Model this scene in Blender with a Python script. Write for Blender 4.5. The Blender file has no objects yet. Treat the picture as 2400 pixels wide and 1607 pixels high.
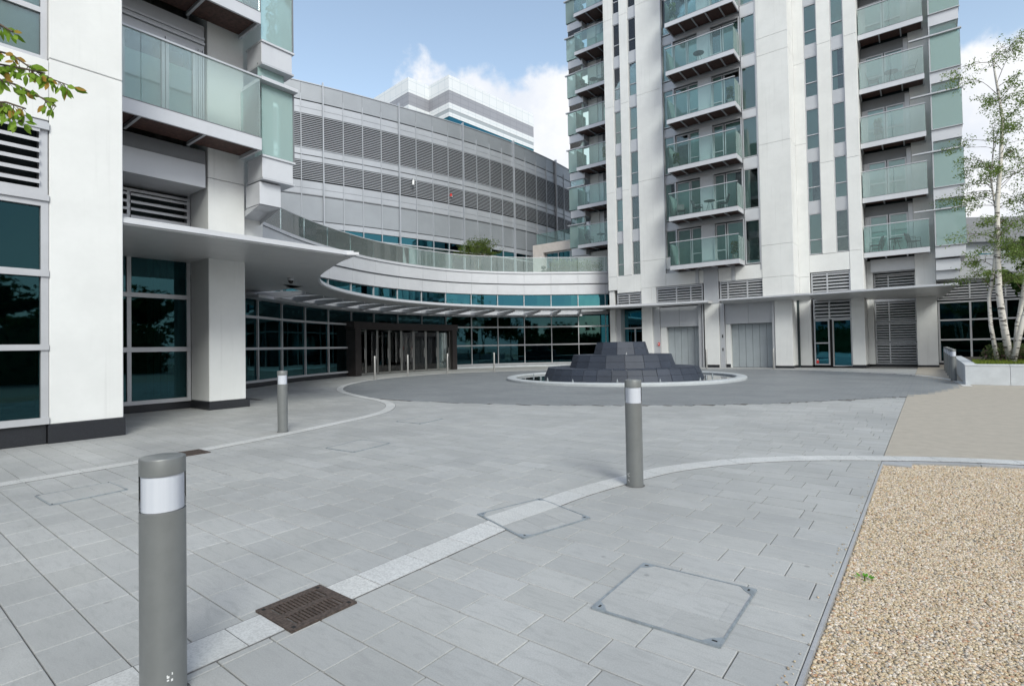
import bpy, bmesh, math, random
from mathutils import Vector, Matrix
random.seed(7)
C = bpy.context.scene.collection
SC = bpy.context.scene
# ------------------------------------------------------------------ camera
TH = math.radians(38); CA, SA = math.cos(TH), math.sin(TH)
P_, R_ = math.radians(1.12), math.radians(1.0)
FPX, H = 1250.0, 1.5
def v3(*a): return Vector(a)
_fw = v3(0, math.cos(P_), math.sin(P_)); _u = v3(0, -math.sin(P_), math.cos(P_)); _r = v3(1, 0, 0)
_up = _u*math.cos(R_)+_r*math.sin(R_); _rt = _r*math.cos(R_)-_u*math.sin(R_)
M = Matrix(((CA, -SA, 0), (SA, CA, 0), (0, 0, 1)))
FW, UP, RT = M@_fw, M@_up, M@_rt
cd = bpy.data.cameras.new('camera'); cam = bpy.data.objects.new('camera', cd); C.objects.link(cam)
cd.sensor_width = 36; cd.lens = 36*FPX/2400; cd.shift_y = -16.5/2400
cd.clip_start = .05; cd.clip_end = 3000
cam.matrix_world = Matrix(((RT.x, UP.x, -FW.x, 0), (RT.y, UP.y, -FW.y, 0), (RT.z, UP.z, -FW.z, H), (0, 0, 0, 1)))
SC.camera = cam
# ------------------------------------------------------------------ light
SUN = v3(.77, -.53, .72).normalized()
w = bpy.data.worlds.new('World'); SC.world = w; w.use_nodes = True
nt = w.node_tree; nt.nodes.clear()
def N(tree, typ, **kw):
    n = tree.nodes.new(typ)
    for k, v in kw.items():
        if k.startswith('i_'):
            key = k[2:]; key = int(key) if key.isdigit() else key.replace('_', ' ')
            n.inputs[key].default_value = v
        else: setattr(n, k, v)
    return n
def L(tree, a, b): tree.links.new(a, b)
sky = N(nt, 'ShaderNodeTexSky', sky_type='NISHITA', sun_disc=False, sun_elevation=math.asin(SUN.z), sun_rotation=math.atan2(SUN.x, SUN.y), air_density=1.0, dust_density=1.6, ozone_density=1.6, altitude=20)
tc = N(nt, 'ShaderNodeTexCoord')
nz = N(nt, 'ShaderNodeTexNoise', i_Scale=6.5, i_Detail=9.0, i_Roughness=.58); L(nt, tc.outputs['Generated'], nz.inputs['Vector'])
nb = N(nt, 'ShaderNodeTexNoise', i_Scale=1.3, i_Detail=3.0, i_Roughness=.5); L(nt, tc.outputs['Generated'], nb.inputs['Vector'])
dot = N(nt, 'ShaderNodeVectorMath', operation='DOT_PRODUCT')
_az = math.radians(24); _el = math.radians(4)
bank = (_fw.__class__((math.sin(_az)*math.cos(_el), math.cos(_az)*math.cos(_el), math.sin(_el)))); bank = M@bank
L(nt, tc.outputs['Generated'], dot.inputs[0]); dot.inputs[1].default_value = bank
def MA(tree, op, a, b=None, c=None):
    n = tree.nodes.new('ShaderNodeMath'); n.operation = op
    for i, x in enumerate((a, b, c)):
        if x is None: continue
        if isinstance(x, (int, float)): n.inputs[i].default_value = x
        else: tree.links.new(x, n.inputs[i])
    return n.outputs[0]
def MR(tree, v, a, b, c=0.0, d=1.0, t='SMOOTHSTEP'):
    n = tree.nodes.new('ShaderNodeMapRange'); n.interpolation_type = t
    tree.links.new(v, n.inputs[0])
    for i, x in enumerate((a, b, c, d)): n.inputs[i+1].default_value = x
    return n.outputs[0]
def MIXC(tree, fac, a, b, blend='MIX'):
    n = tree.nodes.new('ShaderNodeMix'); n.data_type = 'RGBA'; n.blend_type = blend
    for key, x in ((0, fac), (6, a), (7, b)):
        if isinstance(x, (int, float)): n.inputs[key].default_value = x
        elif isinstance(x, tuple): n.inputs[key].default_value = x if len(x) == 4 else (*x, 1)
        else: tree.links.new(x, n.inputs[key])
    return n.outputs[2]
dr_ = N(nt, 'ShaderNodeVectorMath', operation='DOT_PRODUCT'); L(nt, tc.outputs['Generated'], dr_.inputs[0]); dr_.inputs[1].default_value = RT
sx = N(nt, 'ShaderNodeSeparateXYZ'); L(nt, tc.outputs['Generated'], sx.inputs[0])
lim = MA(nt, 'MULTIPLY_ADD', MA(nt, 'MAXIMUM', dr_.outputs['Value'], 0.0), -.17, .475)
q1 = MA(nt, 'SUBTRACT', lim, sx.outputs[2]); q2 = MA(nt, 'MULTIPLY', MA(nt, 'SUBTRACT', dot.outputs['Value'], .775), 1.2)
d1 = MA(nt, 'MULTIPLY_ADD', MA(nt, 'SUBTRACT', nz.outputs[0], .5), .22, MA(nt, 'MINIMUM', q1, q2))
m1 = MR(nt, d1, -.012, .02)
d2 = MA(nt, 'MULTIPLY_ADD', nz.outputs[0], .5, nb.outputs[0])
m2 = MR(nt, d2, .68, .84)
m2 = MA(nt, 'MULTIPLY', m2, MR(nt, dot.outputs['Value'], .70, .45))
cm = MA(nt, 'MAXIMUM', m1, m2)
hz = MR(nt, sx.outputs[2], .42, -.02, 0, .62)
ccol = MIXC(nt, MR(nt, nz.outputs[0], .35, .65), (3.5, 3.7, 4.05), (4.25, 4.3, 4.4))
tint = MIXC(nt, 1.0, sky.outputs[0], (1.50, 1.30, 1.06), 'MULTIPLY')
s1 = MIXC(nt, hz, tint, (3.8, 4.15, 4.6))
s2 = MIXC(nt, cm, s1, ccol)
bg = N(nt, 'ShaderNodeBackground', i_Strength=.15); L(nt, s2, bg.inputs[0])
out = N(nt, 'ShaderNodeOutputWorld'); L(nt, bg.outputs[0], out.inputs[0])
sd = bpy.data.lights.new('sun', 'SUN'); sd.energy = 1.6; sd.angle = math.radians(22); sd.color = (.98, 1.0, .93)
so = bpy.data.objects.new('sun', sd); C.objects.link(so); so.rotation_euler = (-SUN).to_track_quat('-Z', 'Y').to_euler()
SC.view_settings.view_transform = 'Standard'; SC.view_settings.look = 'None'
SC.view_settings.exposure = 0.68; SC.view_settings.gamma = 1
SC.view_settings.use_curve_mapping = False
try:
    SC.cycles.max_bounces = 7; SC.cycles.transparent_max_bounces = 14; SC.cycles.diffuse_bounces = 3; SC.cycles.glossy_bounces = 3
    SC.cycles.caustics_reflective = False; SC.cycles.caustics_refractive = False
except Exception: pass

# ------------------------------------------------------------------ materials
def mat(name):
    m = bpy.data.materials.new(name); m.use_nodes = True
    t = m.node_tree; b = t.nodes['Principled BSDF']; return m, t, b
def obco(t): return N(t, 'ShaderNodeNewGeometry').outputs['Position']
def basic(name, col, rough=.5, metal=0., var=.06, sc=3., bump=0., bsc=60., streak=0., spec=.5):
    m, t, b = mat(name)
    pos = obco(t)
    n1 = N(t, 'ShaderNodeTexNoise', i_Scale=sc, i_Detail=5.0, i_Roughness=.65); L(t, pos, n1.inputs['Vector'])
    lo = tuple(c*(1-var*1.6) for c in col); hi = tuple(min(1, c*(1+var)) for c in col)
    c = MIXC(t, MR(t, n1.outputs[0], .3, .7), lo, hi)
    if streak:
        mp = N(t, 'ShaderNodeMapping'); mp.inputs['Scale'].default_value = (9, 9, .35); L(t, pos, mp.inputs[0])
        n2 = N(t, 'ShaderNodeTexNoise', i_Scale=1.0, i_Detail=4.0); L(t, mp.outputs[0], n2.inputs['Vector'])
        c = MIXC(t, MR(t, n2.outputs[0], .55, .8, 0, streak), c, tuple(x*.72 for x in col))
    L(t, c, b.inputs['Base Color'])
    b.inputs['Roughness'].default_value = rough; b.inputs['Metallic'].default_value = metal
    try: b.inputs['Specular IOR Level'].default_value = spec
    except Exception: pass
    if bump:
        n3 = N(t, 'ShaderNodeTexNoise', i_Scale=bsc, i_Detail=3.0); L(t, pos, n3.inputs['Vector'])
        bp = N(t, 'ShaderNodeBump', i_Strength=bump, i_Distance=.01); L(t, n3.outputs[0], bp.inputs['Height']); L(t, bp.outputs[0], b.inputs['Normal'])
    return m
MT = {}
MT['white'] = basic('white_precast', (.74, .75, .745), .6, var=.035, sc=.8, bump=.05, bsc=40, streak=.34)
MT['metal'] = basic('grey_aluminium', (.50, .515, .545), .42, .25, var=.03, sc=1.2, streak=.10)
MT['metal_l'] = basic('pale_aluminium_panel', (.60, .615, .65), .4, .15, var=.03, sc=.9, streak=.12)
MT['metal_d'] = basic('shadow_gap_metal', (.20, .21, .225), .5, .3, var=.03)
MT['frame'] = basic('window_frame_grey', (.52, .53, .555), .4, .3, var=.03)
MT['facade'] = basic('facade_grey_cassette', (.335, .36, .39), .4, .3, var=.04, sc=.5, streak=.10)
MT['facade_l'] = basic('facade_pale_cassette', (.44, .465, .505), .4, .25, var=.04, sc=.5, streak=.12)
MT['soffit'] = basic('soffit_panel', (.56, .565, .57), .35, .2, var=.03)
MT['door'] = basic('plant_door_blue_grey', (.36, .40, .425), .5, .1, var=.04, sc=2, streak=.1)
MT['plinth'] = basic('black_granite', (.026, .028, .034), .28, 0, var=.5, sc=220)
MT['dark'] = basic('dark_interior', (.028, .045, .05), .8, 0, var=.3, sc=.7)
MT['room'] = basic('room_interior', (.10, .105, .10), .8, 0, var=.5, sc=.9)
MT['portal'] = basic('bronze_brown_portal', (.040, .034, .034), .35, .3, var=.1)
MT['steel'] = basic('brushed_steel', (.46, .455, .44), .38, .75, var=.05, sc=8)
MT['bollard'] = basic('bollard_paint', (.215, .225, .225), .42, .35, var=.04, sc=6)
MT['wood'] = basic('red_cedar_soffit', (.075, .036, .028), .6, 0, var=.35, sc=14)
MT['planter'] = basic('pale_granite_slab', (.60, .63, .66), .55, 0, var=.05, sc=3, bump=.05)
MT['beige'] = basic('beige_stone', (.62, .57, .53), .6, 0, var=.05)
MT['soil'] = basic('soil', (.05, .04, .03), .9, 0, var=.4, sc=8)
MT['concrete'] = basic('concrete_ground', (.33, .33, .32), .8, 0, var=.15, sc=.6)
MT['mortar'] = basic('joint_mortar', (.15, .15, .15), .95, 0, var=.3, sc=8)
MT['iron'] = basic('rusty_cast_iron', (.105, .080, .068), .65, .35, var=.3, sc=60, bump=.2, bsc=120)
MT['galv'] = basic('galvanised_steel', (.36, .40, .43), .5, .5, var=.12, sc=20)
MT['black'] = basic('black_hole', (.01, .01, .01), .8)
MT['red'] = basic('red_sticker', (.7, .05, .04), .5)
MT['yellow'] = basic('yellow_paint', (.6, .38, .03), .5)
MT['plastic_w'] = basic('white_plastic', (.75, .76, .76), .4)
MT['furn'] = basic('dark_outdoor_furniture', (.07, .075, .08), .5)
MT['stone_blk'] = basic('grey_paper_band', (.30, .29, .31), .6, 0, var=.06, sc=.05)
MT['hedge'] = basic('hedge_leaf_under', (.06, .09, .03), .8)
MT['water'] = basic('dark_water', (.02, .025, .028), .05)
MT['plaster'] = basic('taupe_render', (.47, .43, .43), .6, 0, .04)
def glassmat(name, tint, refl=1.5, rough=.02, base=None, solid=0., gcol=(1, 1, 1)):
    m, t, b = mat(name); t.nodes.remove(b)
    tr = N(t, 'ShaderNodeBsdfTransparent'); tr.inputs[0].default_value = (*tint, 1)
    gl = N(t, 'ShaderNodeBsdfGlossy', i_Roughness=rough); gl.inputs[0].default_value = (*gcol, 1)
    a = tr.outputs[0]
    if solid:
        df = N(t, 'ShaderNodeBsdfDiffuse'); df.inputs[0].default_value = (*base, 1)
        mx0 = N(t, 'ShaderNodeMixShader', i_0=solid); L(t, a, mx0.inputs[1]); L(t, df.outputs[0], mx0.inputs[2]); a = mx0.outputs[0]
    fr = N(t, 'ShaderNodeFresnel', i_IOR=refl)
    # float-glass waviness
    n3 = N(t, 'ShaderNodeTexNoise', i_Scale=.9, i_Detail=1.0); L(t, obco(t), n3.inputs['Vector'])
    bp = N(t, 'ShaderNodeBump', i_Strength=.035, i_Distance=.05); L(t, n3.outputs[0], bp.inputs['Height'])
    L(t, bp.outputs[0], gl.inputs['Normal'])
    mx = N(t, 'ShaderNodeMixShader'); L(t, fr.outputs[0], mx.inputs[0]); L(t, a, mx.inputs[1]); L(t, gl.outputs[0], mx.inputs[2])
    L(t, mx.outputs[0], t.nodes['Material Output'].inputs[0]); return m
MT['glass'] = glassmat('window_glass', (.84, .95, .935), 1.7)
MT['glass_dk'] = glassmat('dark_teal_glazing', (.10, .24, .27), 2.6, gcol=(.22, .80, 1.0))
MT['glass_bal'] = glassmat('balustrade_glass', (.83, .95, .93), 1.45, base=(.56, .78, .74), solid=.05)
MT['glass_frost'] = glassmat('frosted_balustrade_glass', (.80, .90, .88), 1.5, base=(.70, .84, .82), solid=.26, rough=.05)
MT['glass_side'] = glassmat('bright_side_glass', (.78, .93, .91), 1.5, base=(.64, .86, .83), solid=.36)
MT['glass_bal2'] = glassmat('near_balustrade_glass', (.88, .96, .95), 1.5, base=(.72, .84, .82), solid=.16)
MT['glass_low'] = glassmat('dark_tinted_glazing', (.13, .29, .31), 1.65, gcol=(.36, .88, 1.0))
MT['glass_sky'] = glassmat('skylight_glass', (.7, .75, .75), 1.45, base=(.62, .68, .68), solid=.75, rough=.2)
def curtain(name, col, sc=9.):
    m, t, b = mat(name)
    wv = N(t, 'ShaderNodeTexWave', i_Scale=1.0, i_Distortion=1.6, i_Detail=1.0); 
    mp = N(t, 'ShaderNodeMapping'); mp.inputs['Scale'].default_value = (sc, sc, .4); mp.inputs['Rotation'].default_value = (0, 0, .3)
    L(t, obco(t), mp.inputs[0]); L(t, mp.outputs[0], wv.inputs[0])
    c = MIXC(t, wv.outputs[0], tuple(x*.86 for x in col), col); L(t, c, b.inputs['Base Color'])
    bp = N(t, 'ShaderNodeBump', i_Strength=.7, i_Distance=.05); L(t, wv.outputs[0], bp.inputs['Height']); L(t, bp.outputs[0], b.inputs['Normal'])
    b.inputs['Roughness'].default_value = .9; return m
MT['curt'] = curtain('pale_green_curtain', (.62, .76, .72))
MT['curt2'] = curtain('olive_curtain', (.42, .52, .45))
MT['blind'] = basic('pale_roller_blind', (.70, .80, .80), .8, 0, .03)
def tile_mat(name, lo, hi, rough=.55, speck=.25, bands=True, spsc=140):
    m, t, b = mat(name); g = N(t, 'ShaderNodeNewGeometry'); oi = N(t, 'ShaderNodeObjectInfo')
    f = MA(t, 'FRACT', MA(t, 'ADD', g.outputs['Random Per Island'], oi.outputs['Random']))
    c = MIXC(t, f, lo, hi)
    f2 = MA(t, 'FRACT', MA(t, 'MULTIPLY', f, 13.7))
    c = MIXC(t, MA(t, 'MULTIPLY', f2, .35), c, (lo[0]*1.06, lo[1]*1.04, lo[2]*.98))
    n1 = N(t, 'ShaderNodeTexNoise', i_Scale=.55, i_Detail=6.0, i_Roughness=.6); L(t, g.outputs['Position'], n1.inputs['Vector'])
    c = MIXC(t, MR(t, n1.outputs[0], .38, .68, 0, .6), c, tuple(x*.76 for x in lo))
    mp = N(t, 'ShaderNodeMapping'); mp.inputs['Scale'].default_value = (3, 14, 1); mp.inputs['Rotation'].default_value = (0, 0, .5); L(t, g.outputs['Position'], mp.inputs[0])
    n2 = N(t, 'ShaderNodeTexNoise', i_Scale=1.5, i_Detail=6.0, i_Roughness=.7, i_Distortion=1.2); L(t, mp.outputs[0], n2.inputs['Vector'])
    c = MIXC(t, MR(t, n2.outputs[0], 0.46, .70, 0, .42), c, tuple(x*.68 for x in lo))
    n4 = N(t, 'ShaderNodeTexNoise', i_Scale=spsc, i_Detail=2.0); L(t, g.outputs['Position'], n4.inputs['Vector'])
    c = MIXC(t, MR(t, n4.outputs[0], .42, .62, 0, speck), c, tuple(x*.6 for x in lo))
    n5 = N(t, 'ShaderNodeTexVoronoi', i_Scale=2.3); L(t, g.outputs['Position'], n5.inputs['Vector'])
    c = MIXC(t, MR(t, n5.outputs[0], .055, .025, 0, .6), c, tuple(x*.5 for x in lo))
    L(t, c, b.inputs['Base Color']); b.inputs['Roughness'].default_value = rough
    bp = N(t, 'ShaderNodeBump', i_Strength=.18, i_Distance=.004); L(t, n4.outputs[0], bp.inputs['Height']); L(t, bp.outputs[0], b.inputs['Normal'])
    return m
MT['tile'] = tile_mat('grey_granite_tile', (.395, .404, .404), (.482, .490, .488))
MT['tile_dk'] = tile_mat('dark_granite_sett', (.225, .24, .252), (.262, .276, .288))
MT['sett'] = tile_mat('white_granite_sett', (.58, .59, .59), (.69, .70, .70), speck=.5, spsc=90)
MT['kerb'] = tile_mat('kerb_granite', (.36, .37, .39), (.44, .45, .47))
MT['slate'] = tile_mat('dark_slate_tile', (.034, .044, .066), (.046, .058, .086), rough=.62, speck=.1)
MT['rim'] = basic('pale_granite_rim', (.47, .50, .52), .45, 0, .05, sc=3, bump=.04)
MT['resin'] = basic('resin_bound_gravel', (.40, .365, .31), .85, 0, var=.05, sc=5.0, bump=.5, bsc=120)
def pebble():
    m, t, b = mat('pebble_stone'); oi = N(t, 'ShaderNodeObjectInfo')
    cr = N(t, 'ShaderNodeValToRGB'); L(t, oi.outputs['Random'], cr.inputs[0]); e = cr.color_ramp; e.interpolation = 'LINEAR'
    cols = [(0, (.46, .35, .20)), (.2, (.64, .55, .40)), (.38, (.30, .22, .12)), (.5, (.66, .59, .50)), (.68, (.52, .36, .21)), (.8, (.22, .20, .17)), (.9, (.78, .72, .64)), (1, (.40, .20, .10))]
    e.elements[0].position = 0; e.elements[0].color = (*cols[0][1], 1); e.elements[1].position = 1; e.elements[1].color = (*cols[-1][1], 1)
    for p, c in cols[1:-1]: x = e.elements.new(p); x.color = (*c, 1)
    L(t, cr.outputs[0], b.inputs['Base Color']); b.inputs['Roughness'].default_value = .6; return m
MT['pebble'] = pebble()
def leafmat(name, lo, hi, alt=None):
    m, t, b = mat(name); t.nodes.remove(b); g = N(t, 'ShaderNodeNewGeometry')
    c = MIXC(t, g.outputs['Random Per Island'], lo, hi)
    if alt:
        c = MIXC(t, MR(t, MA(t, 'FRACT', MA(t, 'MULTIPLY', g.outputs['Random Per Island'], 7.3)), .78, .85), c, alt)
    df = N(t, 'ShaderNodeBsdfDiffuse'); tl = N(t, 'ShaderNodeBsdfTranslucent'); L(t, c, df.inputs[0]); L(t, c, tl.inputs[0])
    mx = N(t, 'ShaderNodeMixShader', i_0=.4); L(t, df.outputs[0], mx.inputs[1]); L(t, tl.outputs[0], mx.inputs[2])
    L(t, mx.outputs[0], t.nodes['Material Output'].inputs[0]); return m
MT['leaf_birch'] = leafmat('birch_leaf', (.13, .20, .05), (.24, .32, .11))
MT['leaf_dark'] = leafmat('dark_leaf', (.025, .055, .02), (.06, .11, .03))
MT['leaf_mid'] = leafmat('bush_leaf', (.08, .13, .03), (.17, .23, .06))
MT['leaf_pale'] = leafmat('pale_hedge_leaf', (.12, .20, .07), (.28, .36, .15))
MT['leaf_fg'] = leafmat('maple_leaf', (.14, .26, .03), (.27, .40, .07), alt=(.38, .24, .06))
MT['heath'] = leafmat('shrub_leaf', (.05, .09, .03), (.14, .16, .07), alt=(.16, .10, .10))
MT['leaf_w'] = leafmat('weed_leaf', (.10, .30, .04), (.16, .42, .06))
MT['turf'] = leafmat('turf_blade', (.12, .18, .03), (.24, .28, .06))
def bark(name, base, mark):
    m, t, b = mat(name); pos = obco(t)
    mp = N(t, 'ShaderNodeMapping'); mp.inputs['Scale'].default_value = (3, 3, 11); L(t, pos, mp.inputs[0])
    n1 = N(t, 'ShaderNodeTexNoise', i_Scale=1.4, i_Detail=4.0); L(t, mp.outputs[0], n1.inputs['Vector'])
    L(t, MIXC(t, MR(t, n1.outputs[0], .56, .64), base, mark), b.inputs['Base Color']); b.inputs['Roughness'].default_value = .8; return m
MT['birch'] = bark('birch_bark', (.66, .63, .58), (.08, .07, .06))
MT['bark'] = bark('brown_bark', (.11, .085, .06), (.05, .04, .03))
def gridmat(name, col, line, sx_, sz_):
    m, t, b = mat(name); br = N(t, 'ShaderNodeTexBrick', offset=0.0, i_Scale=1.0, i_Mortar_Size=.06, i_Brick_Width=sx_, i_Row_Height=sz_)
    br.inputs['Color1'].default_value = (*col, 1); br.inputs['Color2'].default_value = (*[x*.96 for x in col], 1); br.inputs['Mortar'].default_value = (*line, 1)
    tcx = N(t, 'ShaderNodeTexCoord'); L(t, tcx.outputs['UV'], br.inputs['Vector']); L(t, br.outputs[0], b.inputs['Base Color']); b.inputs['Roughness'].default_value = .35
    return m

# ------------------------------------------------------------------ object helpers
WL = {}
def link(o, parent=None, wl=None):
    C.objects.link(o); wl = Vector(wl) if wl is not None else Vector((0, 0, 0))
    WL[o.name] = wl
    if parent is not None:
        o.parent = parent; o.location = wl-WL[parent.name]
    else: o.location = wl
    return o
def tag(o, label=None, cat=None, group=None, kind=None):
    if label: o['label'] = label
    if cat: o['category'] = cat
    if group: o['group'] = group
    if kind: o['kind'] = kind
    return o
def thing(name, label, cat, loc=(0, 0, 0), group=None):
    return tag(link(bpy.data.objects.new(name, None), None, loc), label, cat, group)
_bc = {}
def boxmesh(dx, dy, dz, m, bev):
    key = (round(dx, 4), round(dy, 4), round(dz, 4), m, bev)
    if key in _bc: return _bc[key]
    me = bpy.data.meshes.new('box'); x, y, z = dx/2, dy/2, dz/2
    if not bev:
        vs = [(-x, -y, -z), (x, -y, -z), (x, y, -z), (-x, y, -z), (-x, -y, z), (x, -y, z), (x, y, z), (-x, y, z)]
        me.from_pydata(vs, [], [(0, 3, 2, 1), (4, 5, 6, 7), (0, 1, 5, 4), (1, 2, 6, 5), (2, 3, 7, 6), (3, 0, 4, 7)])
    else:
        bm = bmesh.new(); bmesh.ops.create_cube(bm, size=1.0); bmesh.ops.scale(bm, vec=(dx, dy, dz), verts=bm.verts)
        bmesh.ops.bevel(bm, geom=bm.edges[:], offset=bev, segments=1, affect='EDGES'); bm.to_mesh(me); bm.free()
    me.materials.append(MT[m]); _bc[key] = me; return me
def box(name, parent, m, x0, x1, y0, y1, z0, z1, bev=0, rz=None):
    me = boxmesh(abs(x1-x0), abs(y1-y0), abs(z1-z0), m, bev)
    o = link(bpy.data.objects.new(name, me), parent, ((x0+x1)/2, (y0+y1)/2, (z0+z1)/2))
    if rz: o.rotation_euler[2] = rz
    return o
def cbox(name, parent, m, c, dims, rz=0, bev=0):
    o = link(bpy.data.objects.new(name, boxmesh(*dims, m, bev)), parent, c)
    o.rotation_euler[2] = rz; return o
class MB:
    def __init__(s): s.v = []; s.f = []
    def add(s, vs, fs):
        n = len(s.v); s.v += [tuple(v) for v in vs]; s.f += [tuple(i+n for i in f) for f in fs]; return s
    def box(s, x0, x1, y0, y1, z0, z1):
        return s.add([(x0, y0, z0), (x1, y0, z0), (x1, y1, z0), (x0, y1, z0), (x0, y0, z1), (x1, y0, z1), (x1, y1, z1), (x0, y1, z1)],
                     [(0, 3, 2, 1), (4, 5, 6, 7), (0, 1, 5, 4), (1, 2, 6, 5), (2, 3, 7, 6), (3, 0, 4, 7)])
    def slat(s, p0, p1, depth_dir, d, t, tilt):
        # blade from p0 to p1, depth d along depth_dir, thickness t, dropping 'tilt' at the front
        p0, p1, n = Vector(p0), Vector(p1), Vector(depth_dir)
        vs = []
        for p in (p0, p1):
            vs += [p, p+n*d-Vector((0, 0, tilt)), p+n*d-Vector((0, 0, tilt-t)), p+Vector((0, 0, t))]
        return s.add(vs, [(0, 1, 2, 3), (7, 6, 5, 4), (0, 4, 5, 1), (1, 5, 6, 2), (2, 6, 7, 3), (3, 7, 4, 0)])
    def prism(s, poly, z0, z1):
        n = len(poly); vs = [(p[0], p[1], z0) for p in poly]+[(p[0], p[1], z1) for p in poly]
        return s.add(vs, [tuple(range(n-1, -1, -1)), tuple(range(n, 2*n))]+[(i, (i+1) % n, n+(i+1) % n, n+i) for i in range(n)])
    def tube(s, pts, rad, n=8, caps=True):
        pts = [Vector(p) for p in pts]; rings = []
        for i, p in enumerate(pts):
            d = (pts[min(i+1, len(pts)-1)]-pts[max(i-1, 0)]).normalized()
            a = d.orthogonal().normalized() if abs(d.z) < .99 else Vector((1, 0, 0)); a = (a-d*a.dot(d)).normalized(); b = d.cross(a)
            r = rad[i] if isinstance(rad, (list, tuple)) else rad
            rings.append([p+a*r*math.cos(k*2*math.pi/n)+b*r*math.sin(k*2*math.pi/n) for k in range(n)])
        vs = [q for r in rings for q in r]; fs = []
        for i in range(len(pts)-1):
            for k in range(n): fs.append((i*n+k, i*n+(k+1) % n, (i+1)*n+(k+1) % n, (i+1)*n+k))
        if caps: fs += [tuple(range(n-1, -1, -1)), tuple(range((len(pts)-1)*n, len(pts)*n))]
        return s.add(vs, fs)
    def lathe(s, prof, n=32, c=(0, 0)):
        vs = []; fs = []
        for r, z in prof:
            for k in range(n): vs.append((c[0]+r*math.cos(k*2*math.pi/n), c[1]+r*math.sin(k*2*math.pi/n), z))
        for i in range(len(prof)-1):
            for k in range(n): fs.append((i*n+k, i*n+(k+1) % n, (i+1)*n+(k+1) % n, (i+1)*n+k))
        return s.add(vs, fs)
    def build(s, name, parent, m, smooth=False, base=(0, 0, 0)):
        b = Vector(base) if parent is None else WL[parent.name]
        me = bpy.data.meshes.new(name); me.from_pydata([(v[0]-b.x, v[1]-b.y, v[2]-b.z) for v in s.v], [], s.f)
        me.materials.append(MT[m])
        if smooth: me.polygons.foreach_set('use_smooth', [True]*len(me.polygons))
        me.update()
        return link(bpy.data.objects.new(name, me), parent, b)
def autosmooth(o, ang=40):
    me = o.data; me.polygons.foreach_set('use_smooth', [True]*len(me.polygons))
    try: me.set_sharp_from_angle(angle=math.radians(ang))
    except Exception: pass
def catmull(P, n=10, closed=False):
    P = [Vector((p[0], p[1])) for p in P]; outp = []
    Q = [P[-1]]+P+[P[0], P[1]] if closed else [2*P[0]-P[1]]+P+[2*P[-1]-P[-2]]
    for i in range(1, len(Q)-2):
        a, b, c, d = Q[i-1:i+3]
        for k in range(n):
            t = k/n; outp.append(.5*((2*b)+(-a+c)*t+(2*a-5*b+4*c-d)*t*t+(-a+3*b-3*c+d)*t**3))
    if not closed: outp.append(P[-1])
    return outp
class Curve:
    def __init__(s, P, n=12, closed=False):
        s.p = catmull(P, n, closed)
        if closed: s.p.append(s.p[0])
        s.L = [0.]
        for a, b in zip(s.p, s.p[1:]): s.L.append(s.L[-1]+(b-a).length)
        s.len = s.L[-1]
    def at(s, d):
        d = min(max(d, 0), s.len-1e-6)
        lo = 0
        import bisect
        lo = max(0, bisect.bisect_right(s.L, d)-1); lo = min(lo, len(s.p)-2)
        t = (d-s.L[lo])/max(1e-9, s.L[lo+1]-s.L[lo]); return s.p[lo].lerp(s.p[lo+1], t)
    def tan(s, d):
        t = (s.at(d+.05)-s.at(d-.05)).normalized(); return t
    def off(s, d, o):
        t = s.tan(d); n = Vector((t.y, -t.x)); return s.at(d)+n*o
def ribbon(c, s0, s1, o0, o1, z0, z1, step=.5, mb=None):
    mb = mb or MB(); n = max(1, round((s1-s0)/step)); A = []; B = []
    for i in range(n+1):
        d = s0+(s1-s0)*i/n; A.append(c.off(d, o0)); B.append(c.off(d, o1))
    return mb.prism_strip(A, B, z0, z1)
def _ps(self, A, B, z0, z1):
    n = len(A); vs = []
    for a, b in zip(A, B): vs += [(a.x, a.y, z0), (b.x, b.y, z0), (b.x, b.y, z1), (a.x, a.y, z1)]
    fs = [(0, 1, 2, 3), (4*n-1, 4*n-2, 4*n-3, 4*n-4)]
    for i in range(n-1):
        for k in range(4): fs.append((4*i+k, 4*i+4+k, 4*i+4+(k+1) % 4, 4*i+(k+1) % 4))
    return self.add(vs, fs)
MB.prism_strip = _ps
def proj(x, y, z=0.):
    v = Vector((x, y, z-H)); d = v.dot(FW)
    if d < .2: return None
    return (1200+FPX*v.dot(RT)/d, 787-FPX*v.dot(UP)/d, d)
def inpoly(x, y, P):
    c = False; j = len(P)-1
    for i in range(len(P)):
        if (P[i][1] > y) != (P[j][1] > y) and x < (P[j][0]-P[i][0])*(y-P[i][1])/(P[j][1]-P[i][1])+P[i][0]: c = not c
        j = i
    return c

# ------------------------------------------------------------------ ground
g = MB(); g.add([(-600, -600, -.05), (600, -600, -.05), (600, 600, -.05), (-600, 600, -.05)], [(0, 1, 2, 3)])
tag(g.build('ground', None, 'concrete'), kind='structure')
RING = Curve([(-12.6, 10.15), (-15.0, 10.75), (-17.2, 11.8), (-19.5, 13.7), (-21.2, 16.4), (-22.0, 19.3), (-21.9, 22.0), (-20.6, 24.7), (-18.3, 27.0), (-15, 29.3), (-10.6, 31.0), (-6.6, 31.6), (-3.7, 30.4), (-1.0, 28.4), (.37, 25.0), (.70, 21.8), (-.47, 17.65), (-3.28, 13.94), (-6.2, 11.9), (-9.1, 10.7)], 10, True)
RP = [(p.x, p.y) for p in RING.p[:-1]]
pav = tag(link(bpy.data.objects.new('paving', None)), kind='structure')
MB().add([(-30, -8, -.012), (-.5, -8, -.012), (-.5, 45, -.012), (-30, 45, -.012)], [(0, 1, 2, 3)]).build('joint_bed', pav, 'mortar')
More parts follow.
